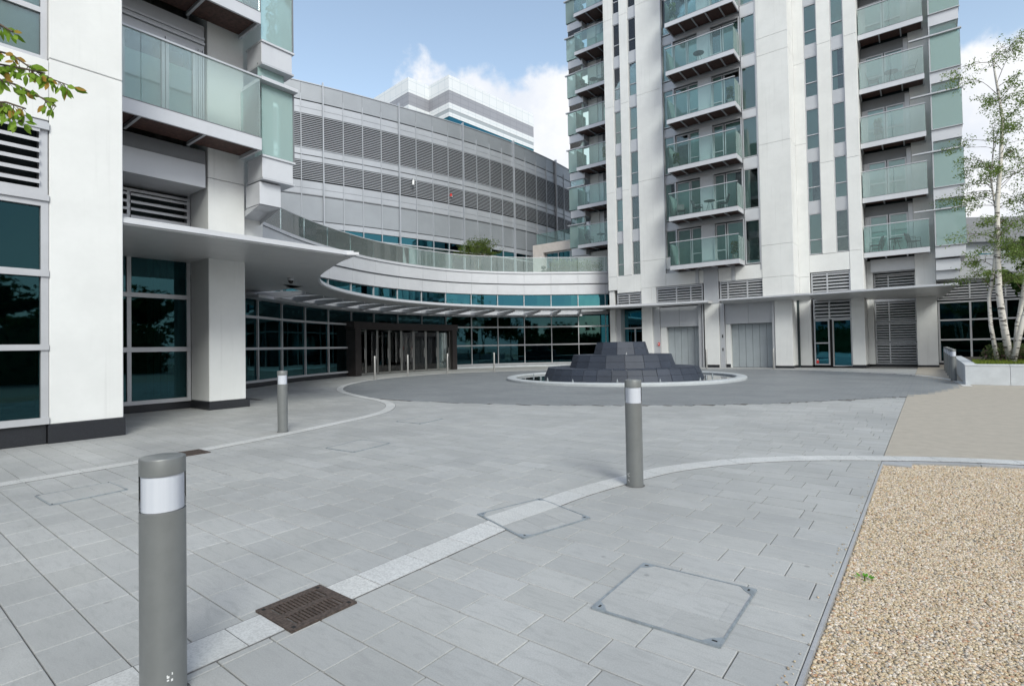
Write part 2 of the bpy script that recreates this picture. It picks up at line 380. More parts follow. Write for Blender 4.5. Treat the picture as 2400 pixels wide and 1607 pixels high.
WB = Curve([(-2.9, -1.5), (-2.9, 0), (-2.9, 1.4), (-2.9, 2.8), (-2.9, 3.6), (-2.86, 4.6), (-2.62, 5.75), (-2.4, 6.35), (-1.9, 7.12), (-1.25, 7.74), (-.52, 8.22), (.2, 8.58), (.95, 8.83), (2.2, 9.05), (4.0, 9.1), (7.0, 8.8), (12, 7.6)], 10)
WA = Curve([(-8.45, -2.5), (-8.5, .5), (-8.58, 1.8), (-8.62, 2.6), (-8.77, 3.4), (-9.0, 4.5), (-9.2, 5.3), (-9.54, 6.35), (-9.85, 7.3), (-10.4, 8.3), (-11.4, 9.25), (-12.6, 9.85), (-14.4, 10.4), (-17.0, 11.5), (-19.35, 13.4), (-21.25, 16.2), (-22.1, 19.3), (-22.0, 22.1), (-20.7, 24.9), (-18.4, 27.25), (-15.1, 29.55), (-10.7, 31.25), (-6.5, 31.85), (-3.55, 30.65), (-.8, 28.6), (.62, 25.1), (.95, 21.8)], 10)
COVERS = [((-3.22, 3.58), (-3.04, 4.29), (-2.35, 4.06), (-2.53, 3.34)), ((-1.55, 2.68), (-1.57, 3.43), (-.86, 3.45), (-.85, 2.7)),
          ((-7.50, 1.35), (-7.54, 2.01), (-6.97, 2.02), (-6.92, 1.36)), ((-7.26, 4.65), (-7.42, 5.40), (-6.75, 5.46), (-6.62, 4.70)), ((-8.63, 7.15), (-8.79, 7.94), (-8.11, 7.96), (-7.97, 7.2))]
GRATES = [(-3.09, -2.70, 1.515, 1.925), (-8.86, -8.46, 3.10, 3.50)]
rr = random.Random(3)
tiles = []
y = .64-.262*30; row = 0
while y < 35:
    x = -27.-rr.random()*.42
    off = .21 if row % 2 else 0
    x = -27.+off
    while x < -.5:
        ln = .42+(rr.choice((-.05, 0, .04)) if x < -4 and rr.random() < .4 else 0)
        x1 = min(x+ln, -.5)
        if -.5-x1 < .07: x1 = -.5
        cx_, cy_ = (x+x1)/2, y+.131
        x0 = x; x = x1
        if x1-x0 < .06: continue
        if inpoly(cx_, cy_, RP): continue
        if cx_ < -12 and cy_ < 8.2+.0*cy_ and cx_ < -16.2: continue
        if cy_ > 33.8: continue
        tiles.append((x0+.003, x1-.003, y+.003, y+.259))
    y += .262; row += 1
def sz(t):
    a = [proj(t[i], t[j]) for i, j in ((0, 2), (1, 2), (1, 3), (0, 3))]
    if any(q is None for q in a): return 0
    if not any(0 < q[0] < 2400 and 0 < q[1] < 1607 for q in a): return 0
    return abs(sum(a[i][0]*a[(i+1) % 4][1]-a[(i+1) % 4][0]*a[i][1] for i in range(4)))
tiles.sort(key=sz, reverse=True)
stuff = MB()
for i, (x0, x1, y0, y1) in enumerate(tiles):
    dz = rr.uniform(-.0012, .0008)
    if i < 300: box('paving_tile', pav, 'tile', x0, x1, y0, y1, -.04, dz, bev=.0035 if (y1+x1*0) < 5.5 else 0)
    else: stuff.box(x0, x1, y0, y1, -.03, dz)
tag(stuff.build('far_paving_tiles', pav, 'tile'), kind='stuff')
# white granite bands, sett by sett
def band(c, s0, s1, w_, name, m='sett', step=.42, z=.005, skip=()):
    s = s0
    while s < s1-.05:
        e = min(s+step, s1); mid = c.at((s+e)/2); s_, s = s, e
        if any(q[0]-.02 < mid.x < q[1]+.02 and q[2]-.12 < mid.y < q[3]+.12 for q in skip): 
            # clip around the grate
            q = [q for q in skip if q[0]-.02 < mid.x < q[1]+.02 and q[2]-.12 < mid.y < q[3]+.12][0]
            a, b = c.at(s_), c.at(e)
            if a.y < q[2]-.03: e = s_+(q[2]-a.y)
            elif b.y > q[3]+.03: s_ = e-(b.y-q[3])
            else: continue
        mb = MB(); mb.prism_strip([c.off(s_+.003, -w_/2), c.off((s_+e)/2, -w_/2), c.off(e-.003, -w_/2)], [c.off(s_+.003, w_/2), c.off((s_+e)/2, w_/2), c.off(e-.003, w_/2)], -.03, z+rr.uniform(-.0006, .0006))
        mb.build(name, pav, m)
band(WB, .3, WB.len-.2, .265, 'granite_sett', skip=GRATES)
band(WA, .3, WA.len-.2, .24, 'granite_sett', step=.6, skip=GRATES)
for c, s0, s1, w_, z_ in ((WB, .3, WB.len-.2, .285, .0022), (WA, .3, WA.len-.2, .262, .0022)):
    ribbon(c, s0, s1, -w_/2, w_/2, -.02, z_, .3).build('band_bedding', pav, 'mortar')
# dark sett roundabout
dk = MB(); y = -.3
rb = MB(); rb.prism(RP, -.02, .0005); rb.build('roundabout_bed', pav, 'mortar')
y = 9.8
while y < 32:
    x = -23+(.15 if int(y/.2) % 2 else 0)
    while x < 1.5:
        cx_, cy_ = x+.15, y+.1
        if inpoly(cx_, cy_, RP) and math.hypot(cx_+10.9, cy_-21.9) > 5.0: dk.box(x+.003, x+.297, y+.003, y+.197, -.01, .003)
        x += .3
    y += .2
tag(dk.build('roundabout_setts', pav, 'tile_dk'), kind='stuff')
# resin path and gravel bed
pth = MB(); cpts = []
s = 0
while s < WB.len:
    p = WB.off(s, -.13)
    if p.x > -.5: cpts.append((p.x, p.y))
    s += .3
cp2 = [(-.495, 8.3)]+cpts+[(60, 7.6), (60, 60), (-.495, 60)]
pth.prism(cp2, -.03, .001)
tag(pth.build('resin_path', None, 'resin'), kind='structure')
gb = MB(); gpts = []
s = 0
while s < WB.len:
    p = WB.off(s, .25)
    if p.x > -.5: gpts.append((p.x, p.y))
    s += .3
bed = [(-.49, -3), (14, -3), (14, gpts[-1][1])]+gpts[::-1]+[(-.49, gpts[0][1])]
gb.prism(bed, -.045, -.030); gob = tag(gb.build('gravel_bed', None, 'resin'), kind='structure')
band2 = WB
kb = [s for s in [i*.9 for i in range(30)]]
box('kerb_stone', pav, 'kerb', -.497, -.20, 7.905, 8.36, -.05, -.006)
s = 8.9
while s < WB.len-1:
    p = WB.off(s+.45, .2)
    if p.x > -.35:
        ribbon(WB, s, s+.89, .137, .235, -.04, -.004, .3).build('kerb_stone', pav, 'kerb')
    s += .9
box('edge_kerb', pav, 'kerb', -.497, -.478, -3, 2.95, -.05, -.004); box('edge_kerb', pav, 'kerb', -.497, -.478, 2.955, 7.9, -.05, -.004)
# pebbles: scattered stones on the gravel bed
pebs = bpy.data.collections.new('pebble_shapes')
for k in range(4):
    bm = bmesh.new(); bmesh.ops.create_icosphere(bm, subdivisions=1, radius=1)
    for v in bm.verts: v.co = Vector((v.co.x*(.9+.35*rr.random()), v.co.y*(.75+.3*rr.random()), v.co.z*(.5+.15*rr.random())))
    me = bpy.data.meshes.new('pebble'); bm.to_mesh(me); bm.free(); me.materials.append(MT['pebble'])
    me.polygons.foreach_set('use_smooth', [True]*len(me.polygons))
    pebs.objects.link(bpy.data.objects.new('pebble_shape', me))
def scatter(name, poly, z, dens, rad, seed):
    mb = MB(); mb.add([(p[0], p[1], z) for p in poly], [tuple(range(len(poly)))])
    o = mb.build(name, None, 'pebble')
    ng = bpy.data.node_groups.new(name, 'GeometryNodeTree')
    ng.interface.new_socket('Geometry', in_out='INPUT', socket_type='NodeSocketGeometry'); ng.interface.new_socket('Geometry', in_out='OUTPUT', socket_type='NodeSocketGeometry')
    gi = ng.nodes.new('NodeGroupInput'); go = ng.nodes.new('NodeGroupOutput')
    ds = ng.nodes.new('GeometryNodeDistributePointsOnFaces'); ds.inputs['Density'].default_value = dens; ds.inputs['Seed'].default_value = seed
    ci = ng.nodes.new('GeometryNodeCollectionInfo'); ci.inputs[0].default_value = pebs; ci.inputs[1].default_value = True; ci.inputs[2].default_value = True
    ip = ng.nodes.new('GeometryNodeInstanceOnPoints'); ip.inputs['Pick Instance'].default_value = True
    rv = ng.nodes.new('FunctionNodeRandomValue'); rv.data_type = 'FLOAT_VECTOR'; rv.inputs[0].default_value = (-.4, -.4, 0); rv.inputs[1].default_value = (.4, .4, 6.28)
    rs = ng.nodes.new('FunctionNodeRandomValue'); rs.data_type = 'FLOAT'; rs.inputs[2].default_value = rad*.6; rs.inputs[3].default_value = rad*1.35
    l = ng.links.new
    l(gi.outputs[0], ds.inputs[0]); l(ds.outputs['Points'], ip.inputs['Points']); l(ci.outputs[0], ip.inputs['Instance'])
    l(rv.outputs[0], ip.inputs['Rotation']); l(rs.outputs[1], ip.inputs['Scale']); l(ip.outputs[0], go.inputs[0])
    md = o.modifiers.new('scatter', 'NODES'); md.node_group = ng
    return tag(o, kind='stuff')
near = [(-.47, 1.2), (1.2, 1.2), (3.2, 4.6), (3.2, 5.2), (-.47, 5.2)]
far = [(-.47, 5.2), (3.2, 5.2), (8.5, 6.0), (8.5, 8.3)]+[p for p in gpts[::-1] if p[0] < 8.4]
scatter('gravel', near, -.026, 12500, .0083, 1)
scatter('far_gravel', far, -.026, 8000, .0092, 2)
scatter('stray_gravel', [(-.56, 1.2), (-.50, 1.2), (-.50, 7.9), (-.56, 7.9)], .004, 170, .0065, 5)
# ------------------------------------------------------------------ covers and grates
CL = ['stone-infilled square access cover crossed by the white band, beside the middle bollard', 'largest stone-infilled access cover with blue-grey corner plates, nearest the gravel',
      'stone-infilled access cover at lower left, between the near bollard and the black plinth', 'far access cover with thin dark outline, right of the slim left bollard', 'farthest access cover, a thin outline by the bend of the white line']
def strip(mb, a, b, w_, z0, z1):
    a, b = Vector(a), Vector(b); t = (b-a).normalized(); n = Vector((-t.y, t.x))*w_/2
    mb.prism([(a-n)[:], (b-n)[:], (b+n)[:], (a+n)[:]], z0, z1)
for ci_, cv in enumerate(COVERS):
    c0 = sum((Vector(p) for p in cv), Vector((0, 0)))/4
    t = thing('access_cover', CL[ci_], 'manhole cover', (c0.x, c0.y, 0), 'stone-filled access covers in the paving')
    fr = MB(); P4 = [Vector(p) for p in cv]
    fm = MB(); fm.prism([tuple(p) for p in P4], -.01, .0068); ins = fm.build('tray', t, 'kerb')
    inner = [c0+(p-c0)*.975 for p in P4]
    inn = MB(); 
    # infill stones: three by two pieces
    u = (inner[3]-inner[0]); v_ = (inner[1]-inner[0])
    n = 0
    for a0, a1, b0, b1 in ((0, .58, 0, .33), (.585, 1, 0, .33), (0, .30, .335, .66), (.305, .9, .335, .66), (.905, 1, .335, .66), (0, .62, .665, 1), (.625, 1, .665, 1)):
        q = [inner[0]+u*a+v_*b for a, b in ((a0+.003, b0+.003), (a1+.001, b0+.003), (a1+.001, b1+.001), (a0+.003, b1+.001))]
        # cut the corner pieces back so the corner plates show
        s = MB(); s.prism([tuple(x) for x in q], -.005, .0085); s.build('infill_stone', t, 'tile')
    if ci_ == 0:
        a = inner[0].lerp(inner[3], .16); b = inner[0].lerp(inner[3], .55); cc = inner[1].lerp(inner[2], .42); d = inner[1].lerp(inner[2], .03)
        s = MB(); s.prism([tuple(a), tuple(b), tuple(cc), tuple(d)], .001, .0105); s.build('white_infill_stone', t, 'sett')
    for k in range(4): strip(fr, P4[k], P4[(k+1) % 4], .012, -.005, .0102)
    fr.build('frame', t, 'galv')
    for k in range(4):
        a = P4[k]; b = a.lerp(P4[(k+1) % 4], .13 if ci_ < 2 else .06); d = a.lerp(P4[(k-1) % 4], .13 if ci_ < 2 else .06)
        s = MB(); s.prism([tuple(a), tuple(b), tuple(b.lerp(d, .5).lerp(c0, .02)), tuple(d)] if ci_ else [tuple(a), tuple(b), tuple(d)], .002, .0115); cp = s.build('corner_plate', t, 'galv')
        m_ = a.lerp(b.lerp(d, .5), .72); s = MB(); e1 = (b-a).normalized()*.013; e2 = (d-a).normalized()*.006
        s.prism([tuple(m_-e1-e2), tuple(m_+e1-e2), tuple(m_+e1+e2), tuple(m_-e1+e2)], .009, .0122); s.build('key_hole', cp, 'black')
GL = ['brown cast-iron gully grate with two rows of slots set in the white band', 'brown cast-iron gully grate half hidden behind the near bollard, in the left white line']
for gi_, (x0, x1, y0, y1) in enumerate(GRATES):
    t = thing('drain_grate', GL[gi_], 'drain grate', ((x0+x1)/2, (y0+y1)/2, 0), 'cast-iron gully grates')
    box('sump', t, 'black', x0+.01, x1-.01, y0+.01, y1-.01, -.06, .002)
    mb = MB(); w_ = .055
    mb.box(x0, x1, y0, y0+w_, -.02, .0125); mb.box(x0, x1, y1-w_, y1, -.02, .0125); mb.box(x0, x0+w_*.9, y0+w_, y1-w_, -.02, .0125); mb.box(x1-w_*.9, x1, y0+w_, y1-w_, -.02, .0125)
    xm = (x0+x1)/2; mb.box(xm-.022, xm+.022, y0+w_, y1-w_, -.02, .0125)
    nb_ = 13; pit = (y1-y0-2*w_)/nb_
    for k in range(1, nb_):
        yy = y0+w_+pit*k
        mb.box(x0+w_*.9, xm-.022, yy-.0065, yy+.0065, -.02, .0122); mb.box(xm+.022, x1-w_*.9, yy-.0065, yy+.0065, -.02, .0122)
    mb.build('grate', t, 'iron')
    for a, b in ((x0+.02, y0+.02), (x1-.045, y0+.02), (x0+.02, y1-.045), (x1-.045, y1-.045)): box('lifting_slot', t, 'black', a, a+.025, b, b+.02, .0, .0132)

# ------------------------------------------------------------------ building parts helpers
def pier(par, m, x0, x1, y0, y1, z0, z1, joints=(), name='wall_panel', bev=.006):
    zs = [z0]+sorted(j for j in joints if z0 < j < z1)+[z1]
    for a, b in zip(zs, zs[1:]): box(name, par, m, x0, x1, y0, y1, a+(.006 if a > z0 else 0), b-(.006 if b < z1 else 0), bev=bev)
def louvre(par, ax, c0, c1, pl, z0, z1, n, div=(), nd=-1, depth=.10, m='frame', fr=.05):
    """louvre between c0..c1 along axis ax ('x' or 'y') on plane pl; nd = outward sign"""
    def bx(nm, a0, a1, d0, d1, q0, q1, mm, p=par):
        lo, hi = sorted((pl+nd*d0, pl+nd*d1))
        return box(nm, p, mm, a0, a1, lo, hi, q0, q1) if ax == 'x' else box(nm, p, mm, lo, hi, a0, a1, q0, q1)
    bk = bx('louvre', c0, c1, -.20, -.16, z0, z1, 'dark')
    bx('louvre_frame', c0, c1, -.15, .035, z1-fr, z1, m, bk); bx('louvre_frame', c0, c1, -.15, .035, z0, z0+fr, m, bk)
    es = [c0]+list(div)+[c1]
    for i, e in enumerate(es):
        a, b = (e, e+fr) if i == 0 else ((e-fr, e) if i == len(es)-1 else (e-fr/2, e+fr/2))
        bx('louvre_frame', a, b, -.15, .03, z0+fr, z1-fr, m, bk)
    pit = (z1-z0-2*fr)/n
    for k in range(n):
        zz = z0+fr+pit*(k+.55); t = pit*.34
        for i in range(len(es)-1):
            a = es[i]+(fr if i == 0 else fr/2); b = es[i+1]-(fr if i == len(es)-2 else fr/2)
            me = slatmesh(b-a, depth, t, pit*.33, m, ax, nd)
            mid = (a+b)/2; o = bpy.data.objects.new('slat', me)
            link(o, bk, (mid, pl+nd*(-.10), zz) if ax == 'x' else (pl+nd*(-.10), mid, zz))
_sm = {}
def slatmesh(ln, depth, t, tilt, m, ax, nd):
    key = (round(ln, 3), depth, round(t, 4), round(tilt, 4), m, ax, nd)
    if key in _sm: return _sm[key]
    mb = MB()
    if ax == 'x': mb.slat((-ln/2, 0, tilt/2), (ln/2, 0, tilt/2), (0, nd, 0), depth+.02, t, tilt)
    else: mb.slat((0, -ln/2, tilt/2), (0, ln/2, tilt/2), (nd, 0, 0), depth+.02, t, tilt)
    me = bpy.data.meshes.new('slat'); me.from_pydata(mb.v, [], mb.f); me.materials.append(MT[m]); _sm[key] = me; return me
wr = random.Random(11)
def window(par, ax, c0, c1, pl, z0, z1, trans=(), muls=(), nd=-1, m='frame', fr=.055, gm='glass', cur=None, name='window', back=True, pr=.03):
    """window with its frame, one pane per light, and what hangs behind it"""
    def bx(nm, a0, a1, d0, d1, q0, q1, mm, p):
        lo, hi = sorted((pl+nd*d0, pl+nd*d1))
        return box(nm, p, mm, a0, a1, lo, hi, q0, q1) if ax == 'x' else box(nm, p, mm, lo, hi, a0, a1, q0, q1)
    mb = MB()
    def ad(a0, a1, q0, q1, d0=-.05, d1=pr):
        lo, hi = sorted((pl+nd*d0, pl+nd*d1))
        (mb.box(a0, a1, lo, hi, q0, q1) if ax == 'x' else mb.box(lo, hi, a0, a1, q0, q1))
    ad(c0, c1, z0, z0+fr); ad(c0, c1, z1-fr, z1); ad(c0, c0+fr, z0+fr, z1-fr); ad(c1-fr, c1, z0+fr, z1-fr)
    for q in muls: ad(q-fr/2, q+fr/2, z0+fr, z1-fr, -.04, pr-.004)
    for q in trans: ad(c0+fr, c1-fr, q-fr/2, q+fr/2, -.045, pr-.002)
    o = mb.build(name, par, m)
    xs = [c0+fr]+list(muls)+[c1-fr]; zs = [z0+fr]+list(trans)+[z1-fr]
    for i in range(len(xs)-1):
        for j in range(len(zs)-1):
            bx('pane', xs[i], xs[i+1], -.02, -.008, zs[j], zs[j+1], gm, o)
    if cur is None: cur = wr.choice(('curt', 'curt', 'curt', 'curt2', 'blind', 'half', 'none'))
    if cur in ('curt', 'curt2', 'blind'): bx('curtain', c0+.01, c1-.01, -.09, -.075, z0+.01, z1-.01, cur, o)
    elif cur == 'half':
        f = c0+(c1-c0)*wr.uniform(.35, .65); bx('curtain', c0+.01, f, -.09, -.075, z0+.01, z1-.01, 'curt', o)
    if back and cur in ('half', 'none'): bx('room', c0+.0, c1-.0, -.9, -.7, z0, z1, 'room', o)
    return o
def balcony(par, ax, c0, c1, front, back, zb, nd=-1, h=.27, ribs=3, rail=1.44, side0=True, side1=True, gm='glass_bal', wood=True, jts=1, over0=0., over1=0.):
    """projecting balcony: perimeter steel, ribs, cedar soffit, glass balustrade, handrail"""
    def bx(nm, a0, a1, d0, d1, q0, q1, mm, p):
        lo, hi = sorted((d0, d1))
        return box(nm, p, mm, a0, a1, lo, hi, q0, q1) if ax == 'x' else box(nm, p, mm, lo, hi, a0, a1, q0, q1)
    t = -nd  # direction inwards
    b = bx('balcony', c0+.06, c1-.06, front+t*.062, back, zb+.12, zb+h-.02, 'soffit', par)
    bx('edge_beam', c0, c1, front, front+t*.06, zb, zb+h, 'metal_l', b)
    bx('edge_beam', c0, c0+.06, front+t*.06, back, zb, zb+h, 'metal_l', b); bx('edge_beam', c1-.06, c1, front+t*.06, back, zb, zb+h, 'metal_l', b)
    for k in range(ribs):
        q = c0+(c1-c0)*(k+1)/(ribs+1); bx('rib', q-.03, q+.03, front+t*.06, back, zb+.01, zb+.119, 'metal', b)
    if wood: bx('cedar_soffit', c0+.07, c1-.07, front+t*.07, back-t*.02, zb+.09, zb+.115, 'wood', b)
    zt = zb+h+rail
    n = jts+1
    for k in range(n):
        a0 = c0+.02+(c1-c0-.04)*k/n; a1 = c0+.02+(c1-c0-.04)*(k+1)/n
        bx('balustrade_glass', a0+.006, a1-.006, front+t*.02, front+t*.035, zb+h+.02, zt, gm, b)
    if side0: bx('balustrade_glass', c0+.02, c0+.035, front+t*.05, back-t*.05, zb+h+.02, zt-.05, 'glass_side', b)
    if side1: bx('balustrade_glass', c1-.035, c1-.02, front+t*.05, back-t*.05, zb+h+.02, zt-.05, 'glass_side', b)
    bx('handrail', c0-over0, c1+over1, front-t*.01, front+t*.06, zt, zt+.045, 'metal', b)
    bx('shadow_trim', c0, c1, front-t*.006, front+t*.02, zb+h, zb+h+.018, 'metal_d', b)
    return b

# ================================================================== LEFT APARTMENT BLOCK
LB = thing('apartment_block', 'white stone apartment block on the left with two big pillars, black plinth and glass balcony', 'apartment block', (-14, 3, 0))
TOP = 24.
XF = -11.7
pier(LB, 'white', XF-1.0, XF, 2.285, 3.335, .32, TOP, (6.55, 13.1, 19.7), 'pillar_panel', .012)
box('plinth', LB, 'plinth', XF-1.02, XF+.03, 2.262, 3.36, 0, .318, bev=.006)
# bay left of the pillar (runs out of frame)
box('plinth', LB, 'plinth', XF-.5, XF-.03, -4, 2.255, 0, .33, bev=.006)
window(LB, 'y', -.6, 2.278, XF-.08, .335, 4.10, trans=(1.62, 2.865), muls=(), nd=1, gm='glass_low', cur='x', fr=.10, pr=.07, back=False, name='shopfront_window')
box('transom_ledge', LB, 'frame', XF-.06, XF+.02, -.6, 2.28, 1.575, 1.665); box('transom_ledge', LB, 'frame', XF-.06, XF+.02, -.6, 2.28, 2.81, 2.92); box('transom_ledge', LB, 'frame', XF-.06, XF+.03, -.6, 2.28, .335, .445)
box('transom_ledge', LB, 'frame', XF-.06, XF+.03, -.6, 2.28, 4.09, 4.19)
box('interior', LB, 'dark', XF-3.2, XF-2.9, -4, 3.3, .0, 4.1); box('interior_floor', LB, 'dark', XF-3, XF-.2, -4, 3.3, .0, .33)
louvre(LB, 'y', -.6, 2.27, XF-.06, 4.19, 5.46, 6, nd=1, div=(.8,), depth=.16, fr=.11)
box('louvre_head', LB, 'metal', XF-.12, XF+.04, -.6, 2.28, 5.30, 5.42)
pier(LB, 'white', XF-.5, XF, -.6, 2.279, 5.47, 6.50, (), 'spandrel_panel')
window(LB, 'y', 1.55, 2.30-.02, XF-.13, 6.505, 8.9, trans=(7.38,), nd=1, cur='blind', fr=.09)
pier(LB, 'white', XF-.5, XF, -.6, 1.545, 6.505, TOP, (13.1,), 'wall_panel')
pier(LB, 'white', XF-.5, XF, 1.55, 2.279, 8.95, TOP, (), 'wall_panel')
pier(LB, 'white', XF-1., XF, -1.8, -.62, .0, TOP, (6.55, 13.1), 'pillar_panel', .012)
# main body behind
box('body', LB, 'dark', -24, -16.6, -6, 5.9, 0, TOP); box('party_wall', LB, 'metal', -24, -15.68, 5.94, 5.999, 4.1, TOP); box('party_wall', LB, 'metal', -24, -15.72, 6.0, 7.5, 4.1, TOP); box('body', LB, 'room', -16.9, XF-1.05, -6, 2.2, 4.2, TOP)
# second pillar
XP = -14.56
pier(LB, 'white', XP-1.1, XP, 6.0, 6.93, .215, TOP, (6.0,), 'pillar_panel', .012)
box('plinth', LB, 'plinth', XP-1.12, XP+.03, 5.985, 7.02, 0, .213, bev=.006)
# recessed glazing between the pillars
XG = -15.68
window(LB, 'y', 3.2, 5.98, XG, .20, 4.02, trans=(1.58, 2.95), muls=(4.58,), nd=1, gm='glass_low', cur='x', fr=.09, pr=.05, back=False, name='shopfront_window')
for q0, q1 in ((.20, .30), (1.52, 1.64), (2.90, 3.01)): box('transom_ledge', LB, 'frame', XG+.0, XG+.08, 3.2, 5.97, q0, q1)
box('plinth', LB, 'plinth', XG-.3, XG+.0, 2.2, 5.99, 0, .197)
for k in range(5): box('inner_curtain', LB, 'curt2', XG-.55, XG-.5, 5.15+.16*k, 5.27+.16*k, .35, 4.0)
louvre(LB, 'y', 3.2, 5.98, XG, 4.55, 5.62, 5, nd=1, div=(4.58,), depth=.16, fr=.07)
pier(LB, 'white', XG-.2, XG-.02, 3.2, 5.98, 4.1, 4.55, ())
# beam box over the louvre, in the pillar plane
box('beam_fascia', LB, 'metal', XG-.3, XP+.02, 3.2, 5.93, 5.70, 6.30, bev=.004)
box('beam_fascia', LB, 'metal_d', XG-.3, XP-.03, 3.2, 5.95, 6.302, 6.66)
# two balconies with sliding doors
for zb, hh in ((6.655, .31), (9.94, .30), (13.2, .30), (16.5, .3)):
    balcony(LB, 'y', 1.5, 6.83, -13.40, -14.50, zb, nd=1, h=hh, ribs=3, rail=1.55, side0=False, jts=1, gm='glass_bal2')
    zt = zb+hh
    for a, b, cu in ((3.2, 4.10, 'blind'), (4.12, 5.02, 'blind'), (5.04, 5.72, 'blind')):
        window(LB, 'y', a, b, XP-.02, zt+.02, zt+2.28, nd=1, fr=.07, cur='x', name='sliding_door')
        box('roller_blind', LB, 'blind', XP-.14, XP-.12, a+.05, b-.05, zt+.04, zt+1.72)
        box('room', LB, 'room', XP-.9, XP-.8, a, b, zt, zt+2.4)
    box('door_head', LB, 'metal', XP-.3, XP-.01, 3.2, 5.93, zt+2.29, zb+3.24)
    for k, zz in enumerate((2.42, 2.56)): box('door_head_trim', LB, 'metal_l', XP-.01, XP+.05-.02*k, 3.2, 5.93, zt+zz, zt+zz+.05)
    for k in range(4): box('door_jamb', LB, 'frame', XP-.25, XP+.01+.012*(k % 2), 5.73+.05*k, 5.765+.05*k, zt+.0, zt+2.28)
    # corner bay beside the pillar
    bz = zb-.07-(.25 if zb > 9 else 0)
    if zb < 14:
        bay = box('corner_bay', LB, 'metal_l', -14.4, -13.62, 6.95, 7.80, bz-.55, bz, bev=.004)
        box('bay_lip', bay, 'metal', -14.45, -13.58, 6.94, 7.84, bz-.60, bz-.55); box('bay_lip', bay, 'metal_l', -14.45, -13.58, 6.94, 7.86, bz, bz+.05)
        box('bay_glass', bay, 'glass_side', -13.62, -13.60, 6.94, 7.83, bz+.06, bz+1.92); box('bay_glass', bay, 'glass_side', -14.4, -13.62, 7.81, 7.83, bz+.06, bz+1.92)
        box('bay_frame', bay, 'metal_d', -13.625, -13.59, 7.80, 7.84, bz+.06, bz+1.92)
        box('bay_blind', bay, 'blind', -14.0, -13.98, 6.94, 7.45, bz+.05, bz+1.85) if zb < 8 else None
        box('bay_coping', bay, 'metal_l', -14.45, -13.40, 6.84, 7.86, bz+1.93, bz+2.02)
        box('bay_glass', bay, 'glass_side', -13.82, -13.80, 6.94, 7.66, bz+2.05, bz+2.50); box('bay_frame', bay, 'metal_d', -13.84, -13.79, 6.94, 7.70, bz+2.50, bz+2.53)
        box('bay_glass', bay, 'glass_side', -14.4, -13.82, 7.65, 7.665, bz+2.05, bz+2.50)
box('corner_bay_base', LB, 'metal_l', -14.5, -13.75, 6.94, 7.52, 5.36, 5.95, bev=.004)
mb = MB(); mb.add([(-14.45, 6.94, 5.34), (-13.75, 6.94, 5.34), (-13.75, 7.52, 5.34), (-14.45, 7.52, 5.34), (-15.6, 6.94, 4.9), (-15.6, 7.52, 4.9)], [(0, 1, 2, 3), (0, 3, 5, 4), (0, 4, 1), (3, 2, 5)]); mb.build('bay_soffit', LB, 'metal')
pier(LB, 'white', -15.7, -14.9, 6.94, 7.6, 4.0, TOP, ())
# things on the balcony above
pl = thing('potted_plant', 'leafy potted plant behind the corner glass, top left of centre', 'plant', (-14.0, 7.45, 9.85))
MB().lathe([(0, 9.86), (.13, 9.86), (.16, 10.12), (.15, 10.12), (0, 10.1)], 12, (-14.0, 7.45)).build('pot', pl, 'planter')
def leaves(mb, centers, n, rad, size, rnd, flat=.8):
    for _ in range(n):
        c, R = rnd.choice(centers) if not callable(centers) else centers(rnd)
        while True:
            d = Vector((rnd.uniform(-1, 1), rnd.uniform(-1, 1), rnd.uniform(-1, 1)))
            if d.length < 1: break
        p = Vector(c)+Vector((d.x*R, d.y*R, d.z*R*flat))
        a = Vector((rnd.gauss(0, 1), rnd.gauss(0, 1), rnd.gauss(0, 1))).normalized(); b = a.orthogonal().normalized(); b = Matrix.Rotation(rnd.uniform(0, 6.28), 3, a)@b
        c2 = a.cross(b); s_ = size*rnd.uniform(.6, 1.3)
        mb.add([p-b*s_, p+c2*s_*.45, p+b*s_, p-c2*s_*.45], [(0, 1, 2, 3)])
    return mb
r5 = random.Random(5)
leaves(MB(), [((-14.0+.04*math.sin(k), 7.45+.05*math.cos(k*2), 10.2+.12*k), .16) for k in range(9)], 260, 0, .06, r5).build('foliage', pl, 'leaf_mid')

# ================================================================== CURVED PAVILION
PV = thing('entrance_pavilion', 'curved glazed entrance pavilion with pale metal fascia under a sweeping canopy', 'building', (-24, 20, 0))
W = Curve([(-20.2, 7.9), (-20.9, 9.2), (-21.9, 10.9), (-23.3, 13.0), (-24.5, 15.3), (-25.3, 17.4), (-25.9, 19.4), (-26.2, 21.6), (-26.2, 23.8), (-25.95, 25.9), (-25.3, 27.8), (-24.35, 29.5), (-23.2, 31.1), (-21.75, 32.5), (-20.3, 33.8), (-18.5, 35.2)], 12)
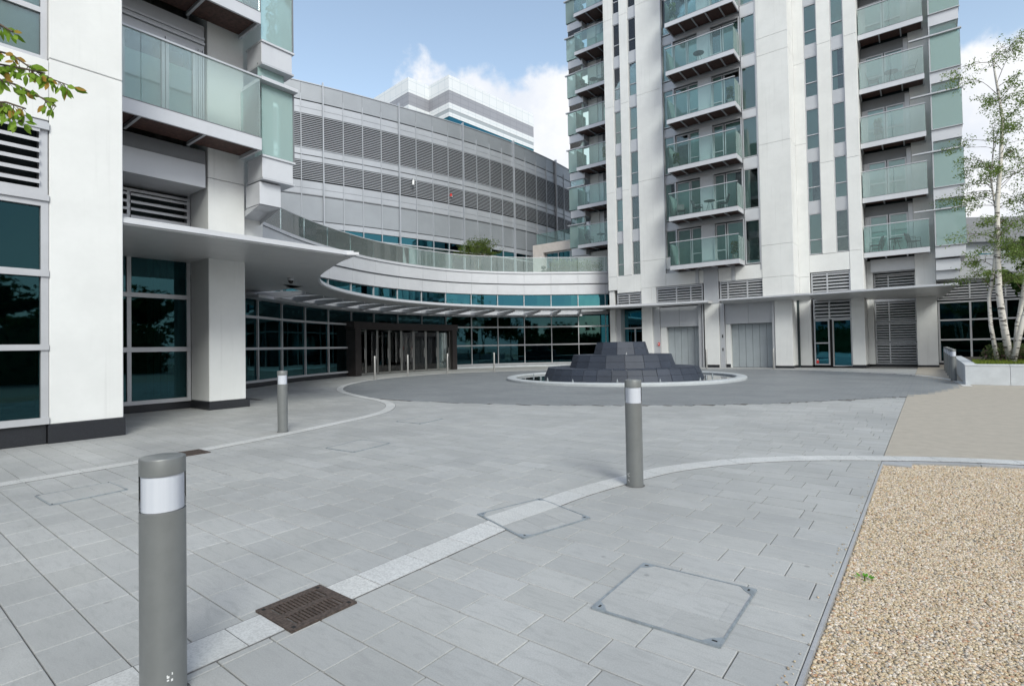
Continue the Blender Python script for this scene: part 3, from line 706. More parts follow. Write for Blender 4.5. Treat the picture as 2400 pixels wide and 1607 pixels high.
# the curve runs with the plaza on its right-hand side (off > 0 = towards plaza)
PS = [1.42+2*k-2 for k in range(0, 17)]; PS = [.0]+[s for s in PS if 0 < s < W.len]+[W.len]
E0, E1 = 11.0, 20.05
def seg(a, b, o0, o1, z0, z1, nm, m, par=PV): return ribbon(W, a, b, o0, o1, z0, z1, .5).build(nm, par, m)
for i in range(len(PS)-1):
    a, b = PS[i], PS[i+1]
    lower = not (a >= E0-.8 and b <= E1+.5)
    for z0, z1 in ((.30, 1.54), (1.64, 2.83), (2.93, 3.74)):
        if not lower and z0 < 2.9: continue
        aa, bb = a, b
        if z0 < 2.9:
            if a < E0 < b: bb = E0
            if a < E1 < b: aa = E1
        seg(aa, bb, -.03, -.01, z0, z1, 'glass_panel', 'glass_low')
    seg(a, b, -.03, -.01, 4.12, 5.18, 'glass_panel', 'glass_dk')
    # fascia cassettes
    if b > 1:
        seg(a+.006, b-.006, -.02, .16, 5.22, 5.93, 'fascia_panel', 'metal_l'); seg(a+.006, b-.006, -.02, .24, 6.0, 6.70, 'fascia_panel', 'metal_l')
        seg(a+.004, b-.004, -.10, .30, 6.72, 6.86, 'fascia_coping', 'metal_l')
        seg(a+.012, b-.012, .06, .075, 6.88, 7.93, 'terrace_balustrade_glass', 'glass_bal2')
    for zz0, zz1, oo in ((.30, 3.74, .06), (4.10, 5.18, .06)):
        if zz0 < 1 and E0-.2 < a < E1+.2: zz0 = 3.0
        p = W.off(a, oo/2+.0); t = W.tan(a)
        cbox('mullion', PV, 'frame', (p.x, p.y, (zz0+zz1)/2), (.055, .10, zz1-zz0), math.atan2(t.y, t.x))
seg(0, W.len, -.04, .05, 5.18, 5.215, 'shadow_gap', 'metal_d'); seg(0, W.len, -.04, .10, 5.93, 6.0, 'shadow_gap', 'metal_d')
seg(0, W.len, .05, .085, 7.93, 7.965, 'terrace_handrail', 'metal_l')
for a, b in ((0, E0), (E1, W.len)):
    for z0, z1, o in ((.20, .30, .10), (1.54, 1.64, .10), (2.83, 2.93, .10)): seg(a, b, -.04, o, z0, z1, 'transom', 'frame')
    seg(a, b, -.12, .03, 0, .198, 'plinth', 'plinth' if a == 0 else 'planter')
seg(0, W.len, -.04, .04, 3.74, 4.12, 'head_band', 'metal'); 
seg(0, W.len, -3.4, -3.2, 0, 5.2, 'back_wall', 'dark'); seg(0, W.len, -3.3, -.06, 4.0, 4.06, 'ceiling_slab', 'dark'); seg(0, W.len, -3.3, -.06, .0, .02, 'interior_floor', 'dark')
seg(0, W.len, -6.5, -.12, 6.60, 6.70, 'terrace_deck', 'planter')
# corner return beside the tower
pe = W.at(W.len)
for z0, z1, x in ((5.22, 5.93, .14), (6.0, 6.70, .22), (6.72, 6.86, .28)): box('fascia_panel', PV, 'metal_l', pe.x, pe.x+x, pe.y-.02, pe.y+1.4, z0, z1)
box('glass_panel', PV, 'glass_dk', pe.x-.02, pe.x, pe.y, pe.y+1.4, .3, 5.18); box('terrace_balustrade_glass', PV, 'glass_bal2', pe.x+.05, pe.x+.065, pe.y+.05, pe.y+1.35, 6.88, 7.93)
box('balustrade_post', PV, 'metal_d', pe.x+.04, pe.x+.08, pe.y+1.35, pe.y+1.39, 6.86, 7.96)
# entrance portal
Em = (E0+E1)/2
for s0, s1 in ((E0, E0+.55), (E1-.36, E1)): seg(s0, s1, -.3, .6 if s0 == E0 else .45, 0, 2.62, 'portal_jamb', 'portal')
seg(E0-.1, E1, -.3, .6, 2.62, 3.03, 'portal_header', 'portal')
nd_ = 8; w0, w1 = E0+.55, E1-.36
for k in range(nd_):
    a = w0+(w1-w0)*k/nd_; b = w0+(w1-w0)*(k+1)/nd_
    d = seg(a+.08, b-.08, .10, .13, .08, 2.5, 'door_leaf', 'glass')
    seg(a+.02, a+.07, .08, .15, .02, 2.60, 'door_stile', 'steel', d); seg(b-.07, b-.02, .08, .15, .02, 2.60, 'door_stile', 'steel', d)
    seg(a+.09, b-.09, .07, .17, .02, .10, 'door_rail', 'steel', d)
    p = W.off((a+b)/2+.3, .24); d2 = MB().tube([(p.x, p.y, .9), (p.x, p.y, 1.5)], .02, 6).build('door_pull', d, 'steel')
seg(E0+.8, E1-.3, -1.6, -1.4, 0, 2.6, 'lobby_wall', 'room')
for k in range(3):
    p = W.off(w0+1.6+2.1*k, -.7); MB().lathe([(.28, 0), (.28, 2.6)], 18, (p.x, p.y)).build('lobby_column', PV, 'plastic_w')
# canopy
CI = Curve([(-11.95, 8.46), (-12.6, 8.62), (-13.83, 9.08), (-15.89, 9.98), (-17.9, 11.4), (-19.51, 13.3), (-20.8, 15.6), (-21.6, 17.9), (-21.95, 20.2), (-21.88, 22.4), (-21.3, 25.0), (-20.4, 27.2), (-18.7, 29.6), (-16.38, 31.2), (-13.6, 32.05), (-10.35, 32.35)], 10)
back = [(-10.35, 33.15), (-17.42, 33.15), (-18.3, 35.0)]
cs = [W.off(s, .06) for s in (29.4,)]
bk2 = []
for k in range(29): bk2.append(CI.off(CI.len-4.2-k*(CI.len-4.2-6.3)/28, -1.35))
inner_ = [(p.x, p.y) for p in CI.p]
left_ = [(-18.6, 11.05), (-20.6, 11.1)]+[tuple(W.off(s, .07)) for s in (3.3, 2.4, 1.4, .5)]+[(-15.66, 7.2), (-15.66, 2.6), (-11.8, 2.6), (-11.8, 8.12)]
wend = [tuple(W.off(s, .07)) for s in (31.4, 30.4, 29.45)]
poly = inner_+back+wend+[(p.x, p.y) for p in bk2]+left_
bm = bmesh.new()
vb = [bm.verts.new((x-PV.location.x, y_-PV.location.y, 3.90)) for x, y_ in poly]; f = bm.faces.new(vb)
r_ = bmesh.ops.extrude_face_region(bm, geom=[f]); 
for v in [e for e in r_['geom'] if isinstance(e, bmesh.types.BMVert)]: v.co.z = 4.03
bmesh.ops.triangulate(bm, faces=[f_ for f_ in bm.faces if len(f_.verts) > 4]); bmesh.ops.recalc_face_normals(bm, faces=bm.faces)
me = bpy.data.meshes.new('canopy'); bm.to_mesh(me); bm.free(); me.materials.append(MT['soffit'])
cano = link(bpy.data.objects.new('canopy', me), PV, PV.location)
# bright edge trim following canopy front and inner curve
for o0, o1, z0, z1 in ((-.02, .05, 3.93, 4.00), (-.05, .02, 4.0, 4.06)): ribbon(CI, 0, CI.len, o0, o1, z0, z1, .4).build('canopy_edge_trim', PV, 'metal_l')
mb = MB(); mb.prism([(-11.86, 2.6), (-11.75, 2.6), (-11.75, 8.2), (-11.55, 8.42), (-11.98, 8.5), (-11.86, 8.2)], 3.93, 4.0); mb.build('canopy_edge_trim', PV, 'metal_l')
mb = MB(); mb.prism([(-11.95, 2.6), (-11.82, 2.6), (-11.82, 8.2), (-11.75, 8.40), (-12.3, 8.50), (-11.95, 8.2)], 4.0, 4.055); mb.build('canopy_edge_trim', PV, 'metal_l')
# ribs and skylight glass between canopy strip and wall
def nearCI(p):
    best = min(CI.p, key=lambda q: (q-p).length); return best
for s in [x for x in PS if 2.5 < x < 29.6]:
    p = W.off(s, .05); q = nearCI(p); d = (q-p); L_ = d.length-1.3
    if L_ < .3: continue
    t = d.normalized(); q2 = p+t*L_; n = Vector((-t.y, t.x))*.05
    mb = MB(); mb.add([(*(p-n), 3.55), (*(p+n), 3.55), (*(q2+n), 3.80), (*(q2-n), 3.80), (*(p-n), 3.9), (*(p+n), 3.9), (*(q2+n), 3.9), (*(q2-n), 3.9)], [(0, 3, 2, 1), (4, 5, 6, 7), (0, 1, 5, 4), (1, 2, 6, 5), (2, 3, 7, 6), (3, 0, 4, 7)])
    mb.build('canopy_rib', PV, 'metal')
seg(2.4, 29.6, .05, .75, 3.60, 3.72, 'eaves_panel', 'metal')
for i in range(len(PS)-1):
    a, b = PS[i], PS[i+1]
    if a < 2.5 or b > 29.6: continue
    pa, pb = W.off(a+.06, .7), W.off(b-.06, .7)
    qa, qb = nearCI(W.off(a, .05)), nearCI(W.off(b, .05)); qa = pa+(qa-pa)*max(0, 1-1.3/(qa-pa).length); qb = pb+(qb-pb)*max(0, 1-1.3/(qb-pb).length)
    mb = MB(); mb.prism([tuple(pa), tuple(pb), tuple(qb), tuple(qa)], 3.93, 3.95); mb.build('skylight_pane', PV, 'glass_sky')
cm_ = thing('dome_camera', 'small dome security camera hanging under the canopy soffit on the left', 'camera', (-16.6, 9.4, 3.9))
MB().lathe([(.10, 3.9), (.11, 3.84), (.09, 3.80)], 14, (-16.6, 9.4)).build('housing', cm_, 'metal'); MB().lathe([(.085, 3.80), (.07, 3.74), (.03, 3.71), (0, 3.705)], 14, (-16.6, 9.4)).build('dome', cm_, 'black', True)

# ================================================================== GREY LOUVRED BUILDING
GB = thing('louvred_building', 'long curved grey metal-clad building with two bands of louvres behind the terrace', 'building', (-31, 30, 0))
hd = []
P = Vector((-34.1, 15.3)); segs = [(69.5, 5.65), (73.5, 5.5), (77.5, 5.7), (82, 5.7), (88.5, 6.5), (95, 6.6), (100, 6.6)]
_lm = {}
def louvmesh(ln, z0, z1, n):
    key = (round(ln, 3), z0, z1)
    if key in _lm: return _lm[key]
    mb = MB(); pit = (z1-z0)/n
    for k in range(n): zz = z0+pit*(k+.5)-(z0+z1)/2; mb.slat((-ln/2, -.006, zz+.02), (ln/2, -.006, zz+.02), (0, -1, 0), .07, pit*.22, pit*.40)
    me = bpy.data.meshes.new('louvre_blades'); me.from_pydata(mb.v, [], mb.f); me.materials.append(MT['facade_l']); _lm[key] = me; return me
total = 0; rn = random.Random(2)
for si, (hdg, ln) in enumerate(segs):
    nxt = segs[min(si+1, len(segs)-1)][0]
    for k in range(4):
        h_ = math.radians(hdg+(nxt-hdg)*(k-1.5)/4); l4 = ln/4; t = Vector((math.cos(h_), math.sin(h_))); mid = P+t*l4/2; nrm = Vector((t.y, -t.x))
        def pn(nm, m, z0, z1, dpt=.06, ln_=l4-.012, o=0.):
            c = mid+nrm*(o-dpt/2); return cbox(nm, GB, m, (c.x, c.y, (z0+z1)/2), (ln_, dpt, z1-z0), h_)
        pn('backing_wall', 'metal_d', 6.5, 19.3, .3, l4+.02, -.12)
        for z0, z1, m in ((18.24, 19.4, 'facade'), (17.72, 18.16, 'facade_l'), (17.32, 17.70, 'facade_l'), (14.56, 14.98, 'facade_l'), (14.17, 14.50, 'facade_l'), (12.32, 12.80, 'facade_l'), (11.92, 12.30, 'facade_l'), (10.16, 11.82, 'facade'), (9.72, 10.10, 'facade_l')): pn('cladding_panel', m, z0, z1)
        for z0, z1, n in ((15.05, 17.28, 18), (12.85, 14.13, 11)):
            pn('louvre_black_backing', 'black', z0, z1, .01, l4, .0); c = mid+nrm*.0; o = link(bpy.data.objects.new('louvre_panel', louvmesh(l4-.07, z0, z1, n)), GB, (c.x, c.y, (z0+z1)/2)); o.rotation_euler[2] = h_  # black sheet behind the blades puts the gaps' shade into colour
        pn('louvre_cill', 'facade_l', 14.98, 15.04, .14, l4, .04); pn('cornice', 'metal_d', 11.84, 11.90, .14, l4, .05); pn('parapet_cap', 'facade_l', 19.4, 19.46, .16, l4, .04)
        if si < 5 or k < 2:
            wd = pn('glass_panel', 'glass', 7.6, 9.12, .02, l4-.06, -.03); pn('glass_panel', 'glass_dk', 9.2, 9.68, .02, l4-.06, -.03)
            pn('curtain', 'curt' if rn.random() < .6 else 'blind', 7.6, 9.15, .02, l4-.06, -.06) if rn.random() < .8 else None
            pn('transom', 'metal', 9.12, 9.20, .08, l4, .0)
        c = P+nrm*.03; cbox('mullion', GB, 'facade_l', (c.x, c.y, 12.95 if k else 13.1), (.05, .08 if k else .2, 11.3 if k else 13.0), h_)
        if k == 0: c = P+nrm*.12; cbox('fin', GB, 'facade_l', (c.x, c.y, 13.3), (.07, .16, 12.6), h_)
        P = P+t*l4
        hd.append((P.copy(), h_))
gbp = [(-34.3, 15)]+[tuple(p-Vector((math.sin(h), -math.cos(h)))*.45) for p, h in hd]+[(-60, 55), (-60, 10)]
MB().prism(gbp, 6.4, 19.2).build('body', GB, 'facade')
tag(MB().prism([(-19.9, 7.5), (-34.5, 15), (-30, 40), (-18.7, 36.5)]+[tuple(W.off(s, -.5)) for s in (30, 27, 24, 21, 18, 15, 12, 9, 6, 3)], 6.45, 6.58).build('terrace', None, 'planter'), kind='structure')
# camera and red light on the louvres
def on_gb(s):
    tot = 0; P0 = Vector((-34.1, 15.3))
    pp = [P0]+[q[0] for q in hd]
    for a, b in zip(pp, pp[1:]):
        l = (b-a).length
        if tot+l >= s: return a+(b-a)*((s-tot)/l), (b-a).normalized()
        tot += l
p, t = on_gb(12.15); n = Vector((t.y, -t.x)); q = p+n*.35
sc_ = thing('wall_camera', 'white security camera fixed to the lower louvre band of the grey building', 'camera', (q.x, q.y, 14.0))
MB().tube([(p.x, p.y, 14.15), (q.x, q.y, 14.15), (q.x, q.y, 13.98)], .03, 6).build('bracket', sc_, 'metal'); MB().tube([(q.x, q.y, 13.98), (q.x+.04, q.y-.06, 13.62)], .085, 10).build('housing', sc_, 'plastic_w')
p, t = on_gb(15.6); n = Vector((t.y, -t.x)); q = p+n*.12
al = thing('alarm_sounder', 'small dark red alarm sounder on the lower louvre band', 'alarm', (q.x, q.y, 13.5)); MB().lathe([(0, 13.42), (.09, 13.42), (.09, 13.58), (.05, 13.62), (0, 13.62)], 12, (q.x, q.y)).build('sounder', al, 'red')
box('base', al, 'metal', q.x-.1, q.x+.1, q.y-.02, q.y+.10, 13.36, 13.42)

# ================================================================== OFFICE TOWER FAR BEHIND
MT['gridw'] = gridmat('white_panel_grid', (.72, .75, .77), (.50, .56, .60), 3.0, 2.6); MT['gridg'] = gridmat('grey_panel_grid', (.30, .31, .345), (.22, .225, .25), 3.0, 1.6)
OT = thing('office_tower', 'distant white stepped office tower with grey band, rising above the grey roof', 'office tower', (-100, 110, 0))
def wv(x, y_): v = M@Vector((x, y_, 0)); return (v.x, v.y)
fp = [(-41.5, 163.5), (-28.4, 150.9), (-23.4, 156.3), (-16.7, 150), (8.5, 177.0), (-10, 200)]
fpw = [wv(*p) for p in fp]
def zt(y_): return 1.5+(813-(100+y_/2.6138))/1250*150
def uvprism(nm, poly, z0, z1, m):
    mb = MB().prism(poly, z0, z1); o = mb.build(nm, OT, m); me = o.data; uv = me.uv_layers.new(name='UVMap'); acc = [0]
    n = len(poly)
    for i in range(n): acc.append(acc[-1]+math.dist(poly[i], poly[(i+1) % n]))
    for pl in me.polygons[2:]:
        i = pl.index-2
        for li, u_, v_ in zip(pl.loop_indices, (acc[i], acc[i+1], acc[i+1], acc[i]), (z0, z0, z1, z1)): uv.data[li].uv = (u_, v_)
    return o
def inset(poly, d):
    c = Vector((sum(p[0] for p in poly)/len(poly), sum(p[1] for p in poly)/len(poly))); return [tuple(c+(Vector(p)-c)*(1-d)) for p in poly]
uvprism('upper_band', fpw, zt(272), zt(178), 'gridw'); uvprism('grey_band', inset(fpw, .004), zt(350), zt(272), 'gridg'); uvprism('white_band', fpw, zt(386), zt(350), 'gridw')
uvprism('window_band', inset(fpw, .006), zt(410), zt(386), 'door'); uvprism('white_band', fpw, zt(435), zt(410), 'gridw'); 
zc_ = zt(435)
for k in range(9):
    uvprism('window_band', inset(fpw, .006), zc_-2.0, zc_, 'glass_dk' if k == 0 else 'door'); uvprism('white_band', fpw, zc_-5.6, zc_-2.0, 'gridw'); zc_ -= 5.6

# ================================================================== APARTMENT TOWER (right)
TW = thing('apartment_tower', 'tall white apartment tower on the right with stacked glass balconies', 'apartment tower', (-8, 36, 0))
TT = 33.3; B1 = 33.2; B2 = 34.65; NF = 8
JT = (5.2, 6.98, 12.3, 18.1, 24.2)
Z = lambda k: 6.03+3.03*k
# cores
box('core', TW, 'dark', -17.2, -5.9, 34.6, 50, 0, TT); box('core', TW, 'dark', -5.95, -2.8, 36.0, 50, 0, TT); box('core', TW, 'dark', -2.9, .3, 38.6, 50, 0, TT); box('core', TW, 'room', .5, 1.2, 38, 50, 4.5, TT); box('core', TW, 'dark', -21.6, -17, 38.6, 50, 4, TT)
# vertical white fins
pier(TW, 'white', -17.38, -16.72, B1, B1+1.2, 5.22, TT, (6.15, 11.95, 17.9, 24), 'wall_panel')
pier(TW, 'white', -17.38, -17.0, B1+.1, B1+1.2, .0, 5.22, (), 'wall_panel')
pier(TW, 'white', -16.19, -15.60, B1, B1+.6, 6.16, TT, (11.95, 17.9, 24), 'wall_panel')
pier(TW, 'white', -15.0, -13.27, B1, B1+.8, 5.2, TT, JT[1:], 'wall_panel')
pier(TW, 'white', -16.71, -15.01, B1, B1+.6, 5.0, 6.14, (), 'wall_panel')
for k in range(NF+1):
    for a, b in ((-16.715, -16.195), (-15.595, -15.005)):
        window(TW, 'x', a, b, B1+.16, Z(k)+.12, Z(k)+2.38, trans=(Z(k)+.93,), fr=.045)
        if k < NF: box('spandrel', TW, 'metal', a, b, B1+.10, B1+.3, Z(k)+2.385, Z(k)+3.145)
# ground level left part
box('recess_glass', TW, 'glass_dk', -16.65, -15.1, B1+.9, B1+.92, .05, 3.9); box('frame_bar', TW, 'frame', -16.65, -15.1, B1+.84, B1+.94, 2.55, 2.66); box('frame_bar', TW, 'frame', -15.9, -15.83, B1+.83, B1+.95, .05, 2.55)
box('frame_bar', TW, 'frame', -16.99, -16.66, B1+.3, B1+1.0, 0, 3.9)
louvre(TW, 'x', -16.78, -15.05, B1+.12, 4.05, 4.98, 5, div=(-15.9,), fr=.06)
pier(TW, 'white', -14.98, -14.27, B1, B1+1.0, .0, 5.19, (), 'wall_panel'); box('plinth', TW, 'plinth', -15.0, -14.25, B1-.015, B1+1.0, 0, .24)
box('door_surround', TW, 'metal', -14.265, -13.82, B1+.2, B1+.9, 0, 3.9)
# loading doors
def plantdoor(x0, x1, zt_, hx0, hx1, hz, n, npan):
    hb = box('door_head_panel', TW, 'metal', hx0, (hx0+hx1)/2-.006, B1+.25, B1+.4, zt_, hz); box('door_head_panel', TW, 'metal', (hx0+hx1)/2+.006, hx1, B1+.25, B1+.4, zt_, hz)
    d = box('service_door', TW, 'metal_d', x0, x1, B1+.66, B1+.70, 0, zt_)
    for k in range(n):
        a = x0+(x1-x0)*k/n; b = x0+(x1-x0)*(k+1)/n; box('door_leaf', d, 'door', a+.008, b-.008, B1+.60, B1+.66, .02, zt_-.01)
    box('door_reveal', TW, 'white', hx0, x0-.01, B1+.3, B1+.75, .0, zt_-.004); box('plinth', TW, 'plinth', hx0-.01, x0-.03, B1+.29, B1+.74, 0, .2)
    box('door_soffit', TW, 'metal', hx0, hx1, B1+.41, B1+.75, zt_+.01, zt_+.1)
plantdoor(-13.42, -11.28, 2.57, -13.80, -11.26, 3.86, 5, 5); plantdoor(-9.42, -7.08, 2.62, -9.70, -7.06, 3.9, 6, 6)
box('door_frame_post', TW, 'frame', -11.255, -11.06, B1+.05, B1+.7, 0, 3.9); box('downpipe', TW, 'metal', -10.98, -10.92, B1-.06, B1, 0, 3.9)
pier(TW, 'white', -10.86, -10.0, B1, B1+1, .0, 3.9, (), 'wall_panel'); box('plinth', TW, 'plinth', -10.88, -10.02, B1-.015, B1+1, 0, .17)
box('column_casing', TW, 'metal', -9.98, -9.72, B1+.1, B1+.9, 0, 3.9)
for zz in (1.0, 1.8): box('keypad', TW, 'black', -9.86, -9.80, B1+.08, B1+.1, zz, zz+.18)
box('door_frame_post', TW, 'frame', -7.05, -6.93, B1+.05, B1+.7, 0, 3.9)
al2 = thing('break_glass_point', 'small red alarm point on the grey frame beside the left service door', 'alarm', (-13.9, B1+.19, 1.35)); box('casing', al2, 'red', -13.96, -13.84, B1+.14, B1+.195, 1.38, 1.58); box('lens', al2, 'plastic_w', -13.93, -13.87, B1+.13, B1+.139, 1.45, 1.52)
# louvre band over the canopy, centre
louvre(TW, 'x', -13.94, -10.95, B1+.10, 4.05, 5.17, 6, div=(-12.62, -11.7), fr=.07); louvre(TW, 'x', -9.92, -6.82, B1+.10, 4.10, 5.19, 6, div=(-9.45, -8.35), fr=.07)
box('wall_panel', TW, 'white', -14.26, -13.95, B1, B1+.5, 3.9, 5.19, .006)
box('column_casing', TW, 'metal', -10.85, -9.98, B1-.03, B1+.4, 3.9, 6.6); box('column_casing', TW, 'metal', -11.35, -11.15, B1-.02, B1+.3, 5.2, 6.4); box('column_casing', TW, 'metal', -9.2, -9.0, B1-.02, B1+.3, 5.2, 6.4)
for a, b in ((-13.265, -11.36), (-11.14, -10.86), (-9.97, -9.21), (-8.99, -7.52)): box('wall_panel', TW, 'white', a, b, B1+.02, B1+.5, 5.2, 6.02, .005)
# main wide wall
pier(TW, 'white', -7.5, -5.85, B1, B2+1, 3.9, TT, (5.2, 7.05, 12.9, 18.1, 19.1, 25), 'wall_panel')
pier(TW, 'white', -6.9, -6.0, B1, B1+1.5, .0, 3.899, (), 'wall_panel'); box('plinth', TW, 'plinth', -6.92, -5.98, B1-.015, B1+1.5, 0, .14)
# centre recess, floor by floor
for k in range(NF+1):
    z = Z(k); zt_ = z+.28
    box('floor_edge', TW, 'metal', -13.26, -7.52, B1+.2, B1+.6, z+.02, zt_-.01)
    window(TW, 'x', -13.25, -12.56, B1+.2, zt_+(.72 if k == 0 else .05), z+2.75, fr=.05)
    if k == 0: box('wall_panel', TW, 'white', -13.25, -12.56, B1+.05, B1+.4, z+.28, zt_+.71)
    for a, b in ((-12.5, -11.66), (-11.62, -10.97), (-10.13, -9.52), (-9.46, -8.50)):
        window(TW, 'x', a, b, B1+.3, zt_, z+2.70, fr=.06, trans=((zt_+.82,) if a in (-11.62, -10.13) else ()), name='balcony_door')
    box('door_mullion', TW, 'frame', -12.555, -12.505, B1+.1, B1+.5, zt_, z+2.75); box('door_mullion', TW, 'frame', -8.49, -8.40, B1+.05, B1+.5, zt_, z+2.75)
    box('column_casing', TW, 'metal_l', -10.96, -10.14, B1+.12, B1+.5, zt_, z+2.75); box('downpipe', TW, 'metal', -10.2, -10.13, B1+.05, B1+.115, zt_, z+2.75)
    box('door_head', TW, 'metal', -13.25, -8.4, B1+.16, B1+.5, z+2.76, z+3.04)
    lo = -.20 if k in (0, 3, 6) else 0.
    window(TW, 'x', -8.37, -7.56, B1+.05, zt_+lo-.02, z+2.62, fr=.05)
    box('spandrel', TW, 'metal_l', -8.37, -7.56, B1+.02, B1+.3, z+2.63, z+3.03+.24+(-.20 if (k+1) in (0, 3, 6) else 0))
    balcony(TW, 'x', -12.5, -8.42, 32.0, B1+.18, z, ribs=4, h=.26, rail=1.42)
box('strip_frame', TW, 'frame', -7.56, -7.505, B1-.01, B1+.3, 5.7, TT); box('strip_frame', TW, 'frame', -13.27, -13.225, B1-.01, B1+.2, 6.3, TT)
# setback face
pier(TW, 'white', -5.846, -5.30, B2, B2+1, 3.9, TT, (5.2, 12.9, 17.6, 25), 'wall_panel'); pier(TW, 'white', -5.96, -5.32, B2+.15, B2+1.2, 0, 3.899, (), 'wall_panel'); box('plinth', TW, 'plinth', -5.99, -5.31, B2+.13, B2+1.2, 0, .1)
pier(TW, 'white', -5.295, -3.33, B2+.02, B2+.6, 5.42, 6.42, (), 'wall_panel')
pier(TW, 'white', -4.62, -3.96, B2, B2+.6, 6.43, TT, (11.6, 18.4, 25), 'wall_panel')
pier(TW, 'white', -3.325, -2.72, B2, B2+2.4, 0.15, TT, (6.45, 11.6, 18.4, 25), 'wall_panel', .008); box('plinth', TW, 'plinth', -3.34, -2.70, B2-.02, B2+2.4, 0, .13)
for k in range(NF+1):
    for a, b in ((-5.295, -4.625), (-3.955, -3.33)):
        window(TW, 'x', a, b, B2+.16, Z(k)+.43, Z(k)+2.78, trans=(Z(k)+1.27,), fr=.05)
        if k < NF: box('spandrel', TW, 'metal', a, b, B2+.12, B2+.3, Z(k)+2.785, Z(k)+3.455)
louvre(TW, 'x', -5.25, -3.33, B2+.12, 4.15, 5.38, 6, div=(-4.45,), fr=.07)
louvre(TW, 'x', -5.22, -3.34, B2+.35, 2.72, 3.88, 5, div=(-4.42,), fr=.08)
dw = window(TW, 'x', -5.22, -4.44, B2+.4, .12, 2.70, trans=(1.38,), fr=.07, gm='glass_dk', cur='x', name='side_window', back=False)
dr = window(TW, 'x', -4.30, -3.36, B2+.4, .05, 2.70, fr=.06, gm='glass_dk', cur='x', name='entrance_door', back=False)
MB().tube([(-4.24, B2+.31, .12), (-4.24, B2+.31, 2.62)], .022, 8).build('door_pull', dr, 'steel'); box('door_gap', TW, 'black', -4.43, -4.31, B2+.42, B2+.5, .05, 2.7)
stk = thing('door_sticker', 'small red and white sticker at the bottom of the window beside the tower door', 'sticker', (-5.08, B2+.375, .45)); box('red_part', stk, 'red', -5.14, -5.01, B2+.385, B2+.39, .22, .40); box('white_part', stk, 'plastic_w', -5.115, -5.035, B2+.385, B2+.39, .402, .47)
# recessed right bay
BR = 36.25
louvre(TW, 'x', -2.42, -.50, 37.3, .12, 1.33, 7, div=(-1.75,), fr=.06); louvre(TW, 'x', -2.42, -.50, 37.3, 1.38, 2.50, 7, div=(-1.75,), fr=.06); louvre(TW, 'x', -2.42, -.50, 37.3, 2.55, 3.70, 7, div=(-1.75,), fr=.06)
louvre(TW, 'x', -2.42, -.50, 37.3, 4.2, 5.25, 6, div=(-1.75,), fr=.06); pier(TW, 'white', -2.715, -2.43, 36.6, 38, .12, 6, ()); box('plinth', TW, 'plinth', -2.72, -.5, 36.9, 37.4, 0, .11)
box('canopy_back_band', TW, 'metal_l', -2.42, -.5, 37.2, 37.35, 3.7, 4.2)
box('beam_fascia', TW, 'metal', -2.50, -.505, BR, 37.4, 5.32, 6.02, .004); 
pier(TW, 'white', -.50, .385, BR, BR+1.1, .10, TT, (6.3, 12.5, 18.5, 25), 'pillar_panel', .012); box('plinth', TW, 'plinth', -.52, .41, BR-.03, BR+1.1, 0, .10)
for k in range(NF):
    z = Z(k); balcony(TW, 'x', -2.70, .17, 35.15, BR-.02, z, ribs=2, h=.27, rail=1.44, gm='glass_frost' if k > 0 else 'glass_bal')
    zt_ = z+.28
    for a, b in ((-2.48, -1.62), (-1.58, -.72)):
        window(TW, 'x', a, b, BR+.10, zt_, z+2.45, fr=.07, trans=(zt_+.95,), cur='blind' if k else 'curt', name='balcony_door')
    box('door_head', TW, 'metal_d', -2.7, -.51, BR+.12, BR+.5, z+2.46, z+3.03); box('door_jamb', TW, 'frame', -.71, -.51, BR+.02, BR+.3, zt_, z+2.9); box('door_jamb', TW, 'frame', -2.7, -2.49, BR+.08, BR+.4, zt_, z+2.45)
    # corner bay
    q = z+.02
    bay = box('corner_bay', TW, 'metal_l', .38, 1.60, 35.36, 38.2, q-.35, q+.24, .004)
    cu = wr.choice(('curt', 'curt', 'blind'))
    box('bay_glass', bay, 'glass_side', .44, 1.62, 35.34, 35.355, q+.28, q+2.10); box('bay_curtain', bay, cu, .44, 1.60, 35.5, 35.52, q+.26, q+2.10)
    box('bay_glass', bay, 'glass_side', 1.625, 1.64, 35.34, 38.0, q+.28, q+2.10); box('bay_frame', bay, 'frame', .385, .435, 35.3, 35.45, q+.24, q+2.7)
    box('bay_lip', bay, 'metal', .385, 1.66, 35.28, 35.36, q+.24, q+.275); box('bay_coping', bay, 'metal', -.45, 1.70, 35.20, 35.36, q+2.10, q+2.17)
    box('bay_glass', bay, 'glass', .44, 1.50, 35.38, 35.395, q+2.20, q+2.64); box('bay_room', bay, 'blind', .44, 1.5, 35.6, 35.62, q+2.20, q+2.66)
    box('bay_glass', bay, 'glass_side', 1.5, 1.515, 35.38, 38, q+2.2, q+2.64)
box('corner_bay_base', TW, 'metal_l', .39, 1.38, 35.55, 38, 5.06, 5.62, .004); box('bay_soffit', TW, 'metal', .39, 1.30, 35.7, 38, 4.6, 5.055)
